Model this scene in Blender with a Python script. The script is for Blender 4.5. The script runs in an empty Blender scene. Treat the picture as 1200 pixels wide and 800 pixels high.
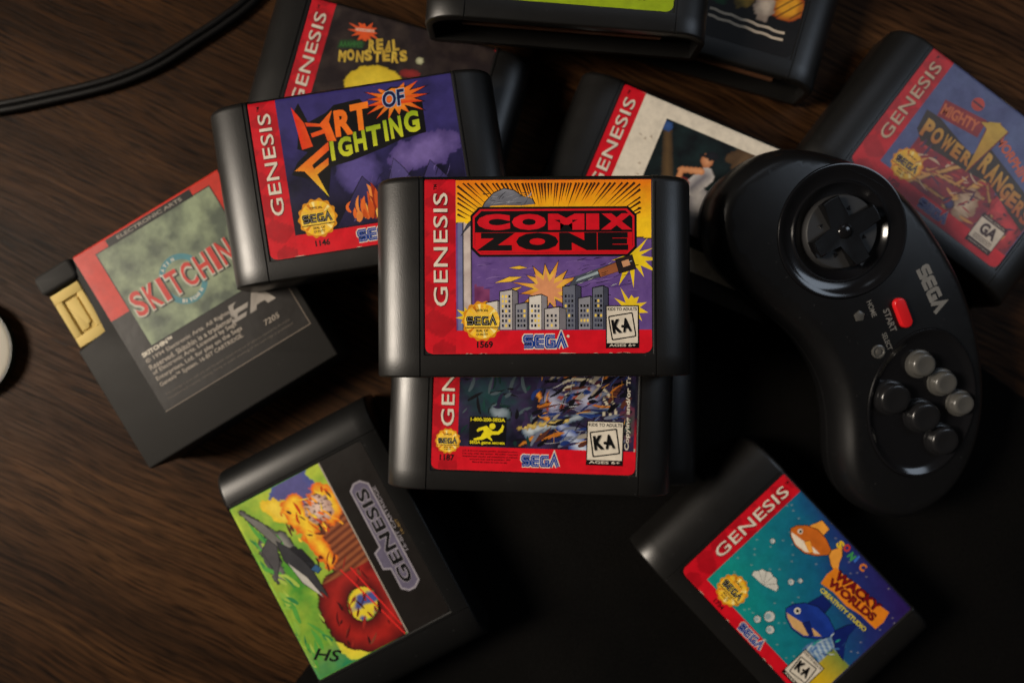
import bpy, bmesh, math, random
from mathutils import Vector, Matrix, noise
from mathutils.geometry import tessellate_polygon, delaunay_2d_cdt

# ------------------------------------------------------------------ scene, camera, light
scene = bpy.context.scene
COL = scene.collection
MM = 0.001
R = math.radians
random.seed(7)

cam_data = bpy.data.cameras.new('camera')
cam = bpy.data.objects.new('camera', cam_data)
COL.objects.link(cam)
cam.location = (0, 0, 0.238)
cam_data.sensor_width = 36
cam_data.lens = 20.7
cam_data.clip_start = 0.005
cam_data.clip_end = 50
cam_data.dof.use_dof = True
cam_data.dof.focus_distance = 0.183
cam_data.dof.aperture_fstop = 4.8
cam_data.dof.aperture_blades = 9
scene.camera = cam

world = bpy.data.worlds.new('World')
scene.world = world
world.use_nodes = True
world.node_tree.nodes['Background'].inputs[0].default_value = (1.0, 0.9, 0.8, 1)
world.node_tree.nodes['Background'].inputs[1].default_value = 0.022


def area(name, loc, target, size, power, color, size_y=None):
    l = bpy.data.lights.new(name, 'AREA')
    l.shape = 'RECTANGLE' if size_y else 'SQUARE'
    l.size = size
    if size_y:
        l.size_y = size_y
    l.energy = power
    l.color = color
    o = bpy.data.objects.new(name, l)
    COL.objects.link(o)
    o.location = loc
    d = Vector(target) - Vector(loc)
    o.rotation_euler = d.to_track_quat('-Z', 'Y').to_euler()
    return o


key = area('window_light', (-0.96, 0.02, 0.68), (-0.01, -0.03, 0.03), 0.34, 1.15, (1.0, 0.88, 0.74), 0.36)
key.data.spread = R(37)
area('right_window_light', (0.76, 0.28, 0.70), (0.08, 0.02, 0.0), 0.25, 1.25, (0.72, 0.84, 1.0), 0.35)
area('far_window_light', (0.25, 0.85, 1.0), (0.08, 0.02, 0.0), 0.45, 0.6, (0.80, 0.88, 1.0), 0.40)

scene.view_settings.view_transform = 'Standard'
scene.view_settings.look = 'None'
scene.view_settings.gamma = 1
scene.view_settings.exposure = -0.2
scene.cycles.max_bounces = 6


# ------------------------------------------------------------------ colour and material helpers
def lin(c):
    c = c / 255.0
    return c / 12.92 if c <= 0.04045 else ((c + 0.055) / 1.055) ** 2.4


def C(r, g, b):
    return (lin(r), lin(g), lin(b))


def mix(a, b, t):
    t = 0 if t < 0 else 1 if t > 1 else t
    return (a[0] + (b[0] - a[0]) * t, a[1] + (b[1] - a[1]) * t, a[2] + (b[2] - a[2]) * t)


def new_mat(name):
    m = bpy.data.materials.new(name)
    m.use_nodes = True
    nt = m.node_tree
    b = nt.nodes['Principled BSDF']
    return m, nt, b


def node(nt, kind, **kw):
    n = nt.nodes.new(kind)
    for k, v in kw.items():
        if hasattr(n, k):
            setattr(n, k, v)
        else:
            n.inputs[k].default_value = v
    return n


def ramp(nt, src, stops):
    r = nt.nodes.new('ShaderNodeValToRGB')
    e = r.color_ramp.elements
    while len(e) < len(stops):
        e.new(0.5)
    for el, (p, c) in zip(e, stops):
        el.position = p
        el.color = (*c, 1) if len(c) == 3 else c
    nt.links.new(src, r.inputs[0])
    return r


def plastic(name, col, rough=0.45, grain=0.25, scale=2600, spec=0.5, dust=True, coat=0.0):
    m, nt, b = new_mat(name)
    tc = node(nt, 'ShaderNodeTexCoord')
    n = node(nt, 'ShaderNodeTexNoise', Scale=scale, Detail=2.0)
    nt.links.new(tc.outputs['Object'], n.inputs['Vector'])
    bp = node(nt, 'ShaderNodeBump', Strength=grain, Distance=0.00012)
    nt.links.new(n.outputs['Fac'], bp.inputs['Height'])
    nt.links.new(bp.outputs['Normal'], b.inputs['Normal'])
    # handling wear: slow change of gloss
    n2 = node(nt, 'ShaderNodeTexNoise', Scale=45, Detail=5.0, Roughness=0.65)
    nt.links.new(tc.outputs['Object'], n2.inputs['Vector'])
    rr = node(nt, 'ShaderNodeMapRange')
    rr.inputs['To Min'].default_value = rough - 0.07
    rr.inputs['To Max'].default_value = rough + 0.09
    nt.links.new(n2.outputs['Fac'], rr.inputs['Value'])
    nt.links.new(rr.outputs[0], b.inputs['Roughness'])
    if dust:
        v = node(nt, 'ShaderNodeTexNoise', Scale=900, Detail=1.0)
        nt.links.new(tc.outputs['Object'], v.inputs['Vector'])
        pale = tuple(min(1, c + 0.016) for c in col)
        cr = ramp(nt, v.outputs['Fac'], [(0.0, col), (0.75, col), (0.80, pale)])
        nt.links.new(cr.outputs[0], b.inputs['Base Color'])
    else:
        b.inputs['Base Color'].default_value = (*col, 1)
    b.inputs['Specular IOR Level'].default_value = spec
    b.inputs['Coat Weight'].default_value = coat
    return m


def print_material(name, rough=0.36, spec=0.45):
    """printed paper: the ink colour is stored per vertex"""
    m, nt, b = new_mat(name)
    at = node(nt, 'ShaderNodeAttribute', attribute_name='ink')
    tc = node(nt, 'ShaderNodeTexCoord')
    n = node(nt, 'ShaderNodeTexNoise', Scale=260, Detail=6.0, Roughness=0.7)
    nt.links.new(tc.outputs['Object'], n.inputs['Vector'])
    mr = node(nt, 'ShaderNodeMapRange')
    mr.inputs['From Min'].default_value = 0.3
    mr.inputs['From Max'].default_value = 0.7
    mr.inputs['To Min'].default_value = 0.82
    mr.inputs['To Max'].default_value = 1.1
    nt.links.new(n.outputs['Fac'], mr.inputs['Value'])
    mul = node(nt, 'ShaderNodeVectorMath', operation='SCALE')
    nt.links.new(at.outputs['Color'], mul.inputs[0])
    nt.links.new(mr.outputs[0], mul.inputs['Scale'])
    nt.links.new(mul.outputs[0], b.inputs['Base Color'])
    n2 = node(nt, 'ShaderNodeTexNoise', Scale=60, Detail=4.0)
    nt.links.new(tc.outputs['Object'], n2.inputs['Vector'])
    r2 = node(nt, 'ShaderNodeMapRange')
    r2.inputs['To Min'].default_value = rough - 0.1
    r2.inputs['To Max'].default_value = rough + 0.12
    nt.links.new(n2.outputs['Fac'], r2.inputs['Value'])
    nt.links.new(r2.outputs[0], b.inputs['Roughness'])
    n3 = node(nt, 'ShaderNodeTexNoise', Scale=150, Detail=3.0)
    nt.links.new(tc.outputs['Object'], n3.inputs['Vector'])
    bp = node(nt, 'ShaderNodeBump', Strength=0.22, Distance=0.0004)
    nt.links.new(n3.outputs['Fac'], bp.inputs['Height'])
    nt.links.new(bp.outputs['Normal'], b.inputs['Normal'])
    b.inputs['Specular IOR Level'].default_value = spec
    return m


M_CART = plastic('cartridge_plastic', (0.0055, 0.0051, 0.0047), 0.37, 0.26, 2200, spec=0.62)
M_CART_GREY = plastic('charcoal_plastic', (0.021, 0.0198, 0.0184), 0.60, 0.25, 1900, spec=0.13)
M_CART_SMOOTH = plastic('smooth_black_plastic', (0.006, 0.006, 0.006), 0.34, 0.15, spec=0.3)
M_PAD = plastic('matte_black_plastic', (0.004, 0.004, 0.0044), 0.33, 0.05, 4000)
M_GLOSS = plastic('gloss_black_plastic', (0.006, 0.006, 0.007), 0.13, 0.0, dust=False)
M_DPAD = plastic('satin_black_plastic', (0.020, 0.020, 0.021), 0.55, 0.05, 4000)
M_CROSS = plastic('cross_black_plastic', (0.004, 0.004, 0.0045), 0.20, 0.02, 4000, dust=False)
M_BTN_BLACK = plastic('button_black', (0.010, 0.010, 0.011), 0.22, 0.03, dust=False)
M_BTN_GREY = plastic('button_grey', (0.070, 0.068, 0.063), 0.26, 0.03, dust=False)
M_RED = plastic('button_red', (0.62, 0.012, 0.016), 0.24, 0.02, dust=False)
M_YELLOW = plastic('yellow_plastic', (0.64, 0.47, 0.15), 0.65, 0.15, spec=0.2, dust=False)
M_BOARD = plastic('circuit_board_edge', (0.13, 0.055, 0.026), 0.5, 0.2, dust=False)
M_CABLE = plastic('cable_rubber', (0.0035, 0.003, 0.003), 0.5, 0.1, 1500, spec=0.18, dust=False)
M_PRINT = print_material('printed_label', 0.42, 0.3)


def wood_material():
    m, nt, b = new_mat('dark_wood')
    L = nt.links.new
    tc = node(nt, 'ShaderNodeTexCoord')
    warp = node(nt, 'ShaderNodeTexNoise', Scale=7.0, Detail=2.0)
    L(tc.outputs['Object'], warp.inputs['Vector'])
    wsub = node(nt, 'ShaderNodeVectorMath', operation='SUBTRACT')
    wsub.inputs[1].default_value = (0.5, 0.5, 0.5)
    L(warp.outputs['Color'], wsub.inputs[0])
    wsc = node(nt, 'ShaderNodeVectorMath', operation='SCALE')
    wsc.inputs['Scale'].default_value = 0.022
    L(wsub.outputs[0], wsc.inputs[0])
    wadd = node(nt, 'ShaderNodeVectorMath', operation='ADD')
    L(tc.outputs['Object'], wadd.inputs[0])
    L(wsc.outputs[0], wadd.inputs[1])
    rot = node(nt, 'ShaderNodeMapping')
    rot.inputs['Rotation'].default_value = (0, 0, R(25))
    L(wadd.outputs[0], rot.inputs['Vector'])

    def stretched(sx, sy, detail, rough, off=0.0):
        mp = node(nt, 'ShaderNodeMapping')
        mp.inputs['Scale'].default_value = (sx, sy, 1)
        mp.inputs['Location'].default_value = (off, off * 1.7, 0)
        L(rot.outputs[0], mp.inputs['Vector'])
        n = node(nt, 'ShaderNodeTexNoise', Scale=1.0, Detail=detail, Roughness=rough)
        L(mp.outputs[0], n.inputs['Vector'])
        return n.outputs['Fac']

    broad = stretched(3, 45, 3, 0.5)
    streak = stretched(12, 700, 4, 0.6, 3.1)
    pores = stretched(55, 1500, 2, 0.6, 9.7)
    base = ramp(nt, broad, [(0.25, C(36, 22, 11)), (0.5, C(60, 38, 20)), (0.78, C(86, 57, 31))])
    st = ramp(nt, streak, [(0.30, (0.34, 0.32, 0.30)), (0.5, (0.9, 0.9, 0.9)), (0.70, (1.5, 1.42, 1.32))])
    po = ramp(nt, pores, [(0.40, (0.14, 0.13, 0.12)), (0.50, (1, 1, 1))])
    m1 = node(nt, 'ShaderNodeMix', data_type='RGBA', blend_type='MULTIPLY')
    m1.inputs[0].default_value = 1
    L(base.outputs[0], m1.inputs[6]); L(st.outputs[0], m1.inputs[7])
    m2 = node(nt, 'ShaderNodeMix', data_type='RGBA', blend_type='MULTIPLY')
    m2.inputs[0].default_value = 0.85
    L(m1.outputs[2], m2.inputs[6]); L(po.outputs[0], m2.inputs[7])
    L(m2.outputs[2], b.inputs['Base Color'])
    bp = node(nt, 'ShaderNodeBump', Strength=0.3, Distance=0.0002)
    L(po.outputs[0], bp.inputs['Height'])
    L(bp.outputs['Normal'], b.inputs['Normal'])
    rr = ramp(nt, streak, [(0.2, (0.62,) * 3), (0.8, (0.45,) * 3)])
    L(rr.outputs[0], b.inputs['Roughness'])
    b.inputs['Specular IOR Level'].default_value = 0.07
    return m


def cloth_material():
    m, nt, b = new_mat('black_mat_fabric')
    L = nt.links.new
    tc = node(nt, 'ShaderNodeTexCoord')
    n = node(nt, 'ShaderNodeTexNoise', Scale=1400, Detail=3.0)
    L(tc.outputs['Object'], n.inputs['Vector'])
    n2 = node(nt, 'ShaderNodeTexNoise', Scale=14, Detail=5.0)
    L(tc.outputs['Object'], n2.inputs['Vector'])
    r1 = ramp(nt, n2.outputs['Fac'], [(0.3, (0.0022, 0.0021, 0.002)), (0.75, (0.0050, 0.0045, 0.004))])
    r2 = ramp(nt, n.outputs['Fac'], [(0.35, (0.6, 0.6, 0.6)), (0.7, (1.3, 1.3, 1.3))])
    m1 = node(nt, 'ShaderNodeMix', data_type='RGBA', blend_type='MULTIPLY')
    m1.inputs[0].default_value = 1
    L(r1.outputs[0], m1.inputs[6]); L(r2.outputs[0], m1.inputs[7])
    L(m1.outputs[2], b.inputs['Base Color'])
    bp = node(nt, 'ShaderNodeBump', Strength=0.6, Distance=0.0003)
    L(n.outputs['Fac'], bp.inputs['Height'])
    L(bp.outputs['Normal'], b.inputs['Normal'])
    b.inputs['Roughness'].default_value = 0.9
    b.inputs['Specular IOR Level'].default_value = 0.05
    return m


# ------------------------------------------------------------------ object helpers (lengths in millimetres)
def link(name, me, parent=None, mat=None):
    o = bpy.data.objects.new(name, me)
    COL.objects.link(o)
    if parent:
        o.parent = parent
    if mat and me:
        me.materials.append(mat)
    return o


def mesh_of(name, verts, faces, smooth=None):
    me = bpy.data.meshes.new(name)
    me.from_pydata([(v[0] * MM, v[1] * MM, v[2] * MM) for v in verts], [], faces)
    me.validate()
    if smooth:
        me.polygons.foreach_set('use_smooth', [True] * len(me.polygons))
        me.set_sharp_from_angle(angle=R(smooth))
    me.update()
    return me


def from_bm(name, bm, smooth=None):
    bmesh.ops.recalc_face_normals(bm, faces=bm.faces)
    me = bpy.data.meshes.new(name)
    for v in bm.verts:
        v.co *= MM
    bm.to_mesh(me)
    bm.free()
    if smooth:
        me.polygons.foreach_set('use_smooth', [True] * len(me.polygons))
        me.set_sharp_from_angle(angle=R(smooth))
    return me


def thing(name, label, cat, loc, rotz=0.0, group=None, scale=1.0):
    e = bpy.data.objects.new(name, None)
    COL.objects.link(e)
    e.empty_display_size = 0.01
    e.location = [c * MM for c in loc]
    e.rotation_euler = (0, 0, R(rotz))
    e.scale = (scale,) * 3
    tag(e, label, cat, group)
    return e


def tag(o, label, cat, group=None):
    o['label'] = label
    o['category'] = cat
    if group:
        o['group'] = group


def prism(pts, z0, z1, bevel=0.0, seg=3, only_top=False):
    bm = bmesh.new()
    lo = [bm.verts.new((x, y, z0)) for x, y in pts]
    hi = [bm.verts.new((x, y, z1)) for x, y in pts]
    n = len(pts)
    bm.faces.new(lo[::-1])
    top = bm.faces.new(hi)
    for i in range(n):
        bm.faces.new((lo[i], lo[(i + 1) % n], hi[(i + 1) % n], hi[i]))
    if bevel:
        ed = list(top.edges) if only_top else [e for e in bm.edges if min(v.co.z for v in e.verts) > z0 + 1e-6 or abs(e.verts[0].co.z - e.verts[1].co.z) > 1e-6]
        bmesh.ops.bevel(bm, geom=ed, offset=bevel, segments=seg, profile=0.5, affect='EDGES', clamp_overlap=True)
    return bm


def lathe(prof, seg=64, cx=0, cy=0):
    verts, faces = [], []
    for r, z in prof:
        for i in range(seg):
            a = 2 * math.pi * i / seg
            verts.append((cx + r * math.cos(a), cy + r * math.sin(a), z))
    for k in range(len(prof) - 1):
        for i in range(seg):
            j = (i + 1) % seg
            faces.append((k * seg + i, k * seg + j, (k + 1) * seg + j, (k + 1) * seg + i))
    return verts, faces


# ------------------------------------------------------------------ the printing press: flat ink shapes on a label
_txt_cache = {}


def text_mesh(body, bold=0.0, space=1.0, shear=0.0):
    k = (body, bold, space, shear)
    if k not in _txt_cache:
        cu = bpy.data.curves.new('t', 'FONT')
        cu.body = body
        cu.size = 1
        cu.offset = bold
        cu.space_character = space
        cu.shear = shear
        cu.resolution_u = 3
        cu.align_x = 'LEFT'
        ob = bpy.data.objects.new('t', cu)
        COL.objects.link(ob)
        dg = bpy.context.evaluated_depsgraph_get()
        me = ob.evaluated_get(dg).to_mesh()
        v = [(p.co.x, p.co.y) for p in me.vertices]
        f = [tuple(p.vertices) for p in me.polygons]
        ob.evaluated_get(dg).to_mesh_clear()
        bpy.data.objects.remove(ob)
        bpy.data.curves.remove(cu)
        _txt_cache[k] = (v, f)
    return _txt_cache[k]


class Press:
    """collects coloured flat shapes by sub-part name; surf(x, y, h) lifts them onto the surface"""

    def __init__(self, surf):
        self.surf = surf
        self.g = {}
        self.fade = 0.0                   # how far the inks have bleached with age

    def _add(self, name, v2, faces, col, layer):
        vs, fs, cs = self.g.setdefault(name, ([], [], []))
        b = len(vs)
        for x, y in v2:
            vs.append(self.surf(x, y, 0.03 + layer * 0.009))
            c = col(x, y) if callable(col) else col
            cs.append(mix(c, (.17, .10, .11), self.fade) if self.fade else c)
        fs.extend(tuple(b + i for i in f) for f in faces)

    def poly(self, name, pts, col, layer):
        tr = tessellate_polygon([[Vector((x, y, 0)) for x, y in pts]])
        out = []
        for t in tr:
            a, b, c = (pts[i] for i in t)
            cr = (b[0] - a[0]) * (c[1] - a[1]) - (b[1] - a[1]) * (c[0] - a[0])
            out.append(tuple(t) if cr > 0 else (t[0], t[2], t[1]))
        self._add(name, pts, out, col, layer)

    def rect(self, name, x0, y0, x1, y1, col, layer, r=0.0, rot=0.0):
        self.poly(name, rotate(rrect(x0, y0, x1, y1, r), (x0 + x1) / 2, (y0 + y1) / 2, rot), col, layer)

    def disc(self, name, cx, cy, rx, col, layer, ry=None, n=32):
        ry = ry or rx
        self.poly(name, [(cx + rx * math.cos(2 * math.pi * i / n), cy + ry * math.sin(2 * math.pi * i / n)) for i in range(n)], col, layer)

    def star(self, name, cx, cy, r0, r1, n, col, layer, rot=0.0, jit=0.0, seed=1, sy=1.0):
        rnd = random.Random(seed)
        p = []
        for i in range(2 * n):
            a = math.pi * i / n + rot
            r = (r1 if i % 2 else r0) * (1 + jit * rnd.uniform(-1, 1))
            p.append((cx + r * math.cos(a), cy + sy * r * math.sin(a)))
        self.poly(name, p, col, layer)

    def stroke(self, name, pts, w, col, layer, closed=False):
        n = len(pts)
        L, Rr = [], []
        for i, p in enumerate(pts):
            a = pts[i - 1] if (i > 0 or closed) else None
            c = pts[(i + 1) % n] if (i < n - 1 or closed) else None
            d1 = nrm(p[0] - a[0], p[1] - a[1]) if a else None
            d2 = nrm(c[0] - p[0], c[1] - p[1]) if c else None
            d1 = d1 or d2
            d2 = d2 or d1
            nx, ny = -(d1[1] + d2[1]), d1[0] + d2[0]
            q = math.hypot(nx, ny) or 1
            nx, ny = nx / q, ny / q
            cs = max(0.35, -d1[1] * nx + d1[0] * ny)
            L.append((p[0] + nx * w / 2 / cs, p[1] + ny * w / 2 / cs))
            Rr.append((p[0] - nx * w / 2 / cs, p[1] - ny * w / 2 / cs))
        v = L + Rr
        m = n if closed else n - 1
        f = [(n + i, n + (i + 1) % n, (i + 1) % n, i) for i in range(m)]
        self._add(name, v, f, col, layer)

    def text(self, name, body, x, y, w, h, col, layer, rot=0.0, bold=0.0, shear=0.0, space=1.0, keep=False, warp=None):
        """text stretched into the box w by h whose lower-left corner is x, y (turned about that corner)"""
        v, f = text_mesh(body, bold, space, shear)
        if not v:
            return
        x0, x1 = min(p[0] for p in v), max(p[0] for p in v)
        y0, y1 = min(p[1] for p in v), max(p[1] for p in v)
        sy = h / (y1 - y0)
        sx = sy if keep else w / (x1 - x0)
        ca, sa = math.cos(R(rot)), math.sin(R(rot))
        out = []
        for px, py in v:
            u, t = (px - x0) * sx, (py - y0) * sy
            if warp:
                u, t = warp(u, t)
            out.append((x + u * ca - t * sa, y + u * sa + t * ca))
        self._add(name, out, f, col, layer)

    def grid(self, name, x0, y0, x1, y1, step, col, layer):
        nx, ny = max(1, round((x1 - x0) / step)), max(1, round((y1 - y0) / step))
        v = [(x0 + (x1 - x0) * i / nx, y0 + (y1 - y0) * j / ny) for j in range(ny + 1) for i in range(nx + 1)]
        w = nx + 1
        f = [(j * w + i, j * w + i + 1, (j + 1) * w + i + 1, (j + 1) * w + i) for j in range(ny) for i in range(nx)]
        self._add(name, v, f, col, layer)

    def brush(self, name, p0, p1, p2, w, col, layer, n=10, w0=.15):
        """a tapering curved brush mark"""
        L, Rr = [], []
        for i in range(n + 1):
            t = i / n
            x = (1 - t) ** 2 * p0[0] + 2 * t * (1 - t) * p1[0] + t * t * p2[0]
            y = (1 - t) ** 2 * p0[1] + 2 * t * (1 - t) * p1[1] + t * t * p2[1]
            dx, dy = nrm(2 * (1 - t) * (p1[0] - p0[0]) + 2 * t * (p2[0] - p1[0]), 2 * (1 - t) * (p1[1] - p0[1]) + 2 * t * (p2[1] - p1[1]))
            h = w / 2 * max(w0, math.sin(math.pi * min(1, .12 + t * .88)) ** .8)
            L.append((x - dy * h, y + dx * h))
            Rr.append((x + dy * h, y - dx * h))
        m = n + 1
        self._add(name, L + Rr, [(m + i, m + i + 1, i + 1, i) for i in range(n)], col, layer)

    def scatter(self, name, box, count, palette, size, layer, seed, angle=None, spread=180.0, thin=1.0):
        """busy painted passage: many brush marks kept inside the box"""
        rnd = random.Random(seed)
        x0, y0, x1, y1 = box
        for i in range(count):
            ln = size * rnd.uniform(.4, 1.5)
            a = R((angle or 0) + rnd.uniform(-spread, spread) / 2)
            cx, cy = rnd.uniform(x0, x1), rnd.uniform(y0, y1)
            ca, sa = math.cos(a) * ln / 2, math.sin(a) * ln / 2
            k = rnd.uniform(-.4, .4)
            pts = [(cx - ca, cy - sa), (cx - sa * k, cy + ca * k), (cx + ca, cy + sa)]
            pts = [(min(max(x, x0), x1), min(max(y, y0), y1)) for x, y in pts]
            self.brush(name, *pts, rnd.uniform(.12, .34) * size * .8 * thin, rnd.choice(palette), layer + i * .05)

    def shard(self, name, pts, col, layer, ink=.3):
        """a flat comic shape with an ink outline"""
        cx, cy = sum(p[0] for p in pts) / len(pts), sum(p[1] for p in pts) / len(pts)
        self.poly(name, [(x + ink * nrm(x - cx, y - cy)[0], y + ink * nrm(x - cx, y - cy)[1]) for x, y in pts], INK, layer)
        self.poly(name, pts, col, layer + .06)

    def build(self, parent, mat=None):
        for name, (vs, fs, cs) in self.g.items():
            me = bpy.data.meshes.new(name)
            me.from_pydata([(a * MM, b * MM, c * MM) for a, b, c in vs], [], fs)
            at = me.color_attributes.new('ink', 'FLOAT_COLOR', 'POINT')
            at.data.foreach_set('color', [q for c in cs for q in (*c, 1.0)])
            me.update()
            link(name, me, parent, mat or M_PRINT)


def nrm(x, y):
    q = math.hypot(x, y) or 1
    return (x / q, y / q)


def rrect(x0, y0, x1, y1, r=0.0, corners=(1, 1, 1, 1)):
    if r <= 0:
        return [(x0, y0), (x1, y0), (x1, y1), (x0, y1)]
    p = []
    for k, (cx, cy, a0) in enumerate(((x0 + r, y0 + r, 180), (x1 - r, y0 + r, 270), (x1 - r, y1 - r, 0), (x0 + r, y1 - r, 90))):
        if corners[k]:
            p += [(cx + r * math.cos(R(a0 + t)), cy + r * math.sin(R(a0 + t))) for t in (0, 22.5, 45, 67.5, 90)]
        else:
            p.append(((x0, y0), (x1, y0), (x1, y1), (x0, y1))[k])
    return p


def rotate(pts, cx, cy, deg):
    if not deg:
        return pts
    ca, sa = math.cos(R(deg)), math.sin(R(deg))
    return [(cx + (x - cx) * ca - (y - cy) * sa, cy + (x - cx) * sa + (y - cy) * ca) for x, y in pts]


# distances used by the painted artwork
def ell(x, y, cx, cy, rx, ry, a=0):
    ca, sa = math.cos(R(a)), math.sin(R(a))
    u, v = (x - cx) * ca + (y - cy) * sa, -(x - cx) * sa + (y - cy) * ca
    return (math.hypot(u / rx, v / ry) - 1) * min(rx, ry)


def capsule(x, y, ax, ay, bx, by, r, r2=None):
    dx, dy = bx - ax, by - ay
    t = ((x - ax) * dx + (y - ay) * dy) / (dx * dx + dy * dy)
    t = 0 if t < 0 else 1 if t > 1 else t
    rr = r if r2 is None else r + (r2 - r) * t
    return math.hypot(x - ax - dx * t, y - ay - dy * t) - rr


def nz(x, y, s, k=0.0):
    return noise.noise(Vector((x * s, y * s, k)))


def fbm(x, y, s, k=0.0):
    return noise.fractal(Vector((x * s, y * s, k)), 0.9, 2.1, 4) * 0.6


def shade(c, d, a, b, edge=None, ew=0.35, soft=1.0):
    """lay one painted shape over colour c: d < 0 inside; a to b across its depth; edge is its ink outline"""
    if d >= 0:
        return c
    if edge and d > -ew:
        return edge
    return mix(a, b, -d / soft)


INK = C(12, 11, 12)
WHITE = C(220, 210, 192)
RED = C(212, 16, 34)
RED2 = C(158, 8, 24)
GOLD = C(238, 176, 30)
GOLD2 = C(250, 214, 70)
SEGABLUE = C(22, 62, 150)


# ------------------------------------------------------------------ the cartridge
LW, LH = 70.0, 55.0                      # label face
BX0, BX1, BY0 = -51.0, 48.8, -7.2        # body, relative to the middle of the label's lower edge
TH = 19.0
FIL = 2.5
YF = 55.2 - FIL


def cart_body(slot):
    prof = [(BX0 + 1.2, 0), (BX0 + 0.2, 1.0), (BX0, 2.5), (BX0, 11.0)]
    for a in range(170, 89, -10):
        prof.append((BX0 + 13.5 + 13.5 * math.cos(R(a)), 11.0 + 8.0 * math.sin(R(a))))
    prof += [(-36.75, TH), (-36.65, TH - .3), (-36.40, TH - .3), (-36.30, TH), (-35.45, TH), (-35.15, TH), (0, TH), (35.15, TH), (35.45, TH), (35.95, TH), (36.05, TH - .3), (36.30, TH - .3), (36.40, TH)]
    for a in range(90, 9, -10):
        prof.append((BX1 - 12 + 12 * math.cos(R(a)), 11.0 + 8.0 * math.sin(R(a))))
    prof += [(BX1, 11.0), (BX1, 2.5), (BX1 - 0.2, 1.0), (BX1 - 1.2, 0)]
    n = len(prof)
    nor = []
    for i in range(n):
        a, c = prof[i - 1], prof[(i + 1) % n]
        nor.append(nrm(-(c[1] - a[1]), c[0] - a[0]))
    st = [(BY0, 0.8, 0), (BY0 + .25, 0.25, 0), (BY0 + .7, 0.0, 0), (-0.45, 0, 0), (-0.15, 0, 1), (YF, 0, 1)]
    for a in (15, 30, 45, 60, 75, 90):
        st.append((YF + FIL * math.sin(R(a)), FIL * (1 - math.cos(R(a))), 1))
    verts, faces = [], []

    def ring(y, e, rec):
        b = len(verts)
        for (x, z), (nx, ny) in zip(prof, nor):
            d = e + (0.38 if rec and abs(x) < 35.3 and z > 18 else 0)
            verts.append((x - nx * d, y, z - ny * d))
        return b

    bases = [ring(*s) for s in st]
    for b0, b1 in zip(bases, bases[1:]):
        for i in range(n):
            j = (i + 1) % n
            faces.append((b0 + i, b0 + j, b1 + j, b1 + i))
    faces.append(tuple(bases[-1] + i for i in range(n)))
    if slot:                              # open lower end: a rim, then the recess the board sits in
        r1 = ring(BY0, 2.6, 0)
        r2 = ring(-1.5, 2.9, 0)
        for b0, b1 in ((r1, bases[0]), (r2, r1)):
            for i in range(n):
                j = (i + 1) % n
                faces.append((b0 + i, b0 + j, b1 + j, b1 + i))
        faces.append(tuple(r2 + i for i in range(n)))
    else:
        faces.append(tuple(bases[0] + i for i in range(n)))
    me = bpy.data.meshes.new('body')
    me.from_pydata([(v[0] * MM, v[1] * MM, v[2] * MM) for v in verts], [], faces)
    bm = bmesh.new()
    bm.from_mesh(me)
    bmesh.ops.recalc_face_normals(bm, faces=bm.faces)
    bm.to_mesh(me)
    bm.free()
    me.polygons.foreach_set('use_smooth', [True] * len(me.polygons))
    me.set_sharp_from_angle(angle=R(38))
    return me


BODY = cart_body(False)
BODY_SLOT = cart_body(True)
BODY_SMOOTH = BODY.copy()


def cart_surf(x, y, h):
    """label coordinates (0..70, 0..58) to the cartridge: flat face, then round the top edge"""
    x -= LW / 2
    z0 = TH - 0.38 + h
    s = y - YF
    if s <= 0:
        return (x, y, z0)
    a = min(s / FIL, 1.5)
    r = FIL - 0.38 + h
    return (x, YF + r * math.sin(a), TH - FIL + r * math.cos(a))


def paper(pr, name, col, x0=0.0, x1=LW, r=2.4, top=56.4):
    """the label sheet itself: lower corners rounded, wrapped over the top edge"""
    vs, fs = [], []
    ys = [0.0, 0.4, 0.9, 1.6, 2.4, 7.3, 20, 35, 45, YF, YF + .8, YF + 1.6, YF + 2.4, YF + 3.2, top]
    xs = [i / 24 for i in range(25)]
    for y in ys:
        d = r - math.sqrt(max(0, r * r - (r - y) ** 2)) if y < r else 0
        for t in xs:
            vs.append((x0 + d + (x1 - x0 - 2 * d) * t, y))
    w = len(xs)
    for j in range(len(ys) - 1):
        for i in range(w - 1):
            fs.append((j * w + i, j * w + i + 1, (j + 1) * w + i + 1, (j + 1) * w + i))
    pr._add(name, vs, fs, col, 0)


def cartridge(label, loc, rot, scale=1.0, slot=False, mat=None):
    c = thing('game_cartridge', label, 'cartridge', loc, rot, 'loose game cartridges', scale)
    me = BODY_SLOT if slot else (BODY_SMOOTH if mat else BODY)
    o = link('body', me, c)
    if not me.materials:
        me.materials.append(mat or M_CART)
    if slot:
        bm = prism(rrect(-38, -4.5, 33.5, -0.5), 8.6, 9.9, 0.1, 1)
        link('circuit_board', from_bm('circuit_board', bm), c, M_BOARD)
    return c


def finish_label(pr, cart, title=None):
    """the paper is the part, every other printed group is a piece of it"""
    g = pr.g
    sheet = Press(pr.surf)
    sheet.g = {'label': g.pop('label')}
    before = set(bpy.data.objects)
    sheet.build(cart)
    lab = [o for o in bpy.data.objects if o not in before][0]
    pr.build(lab)
    return lab


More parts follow.
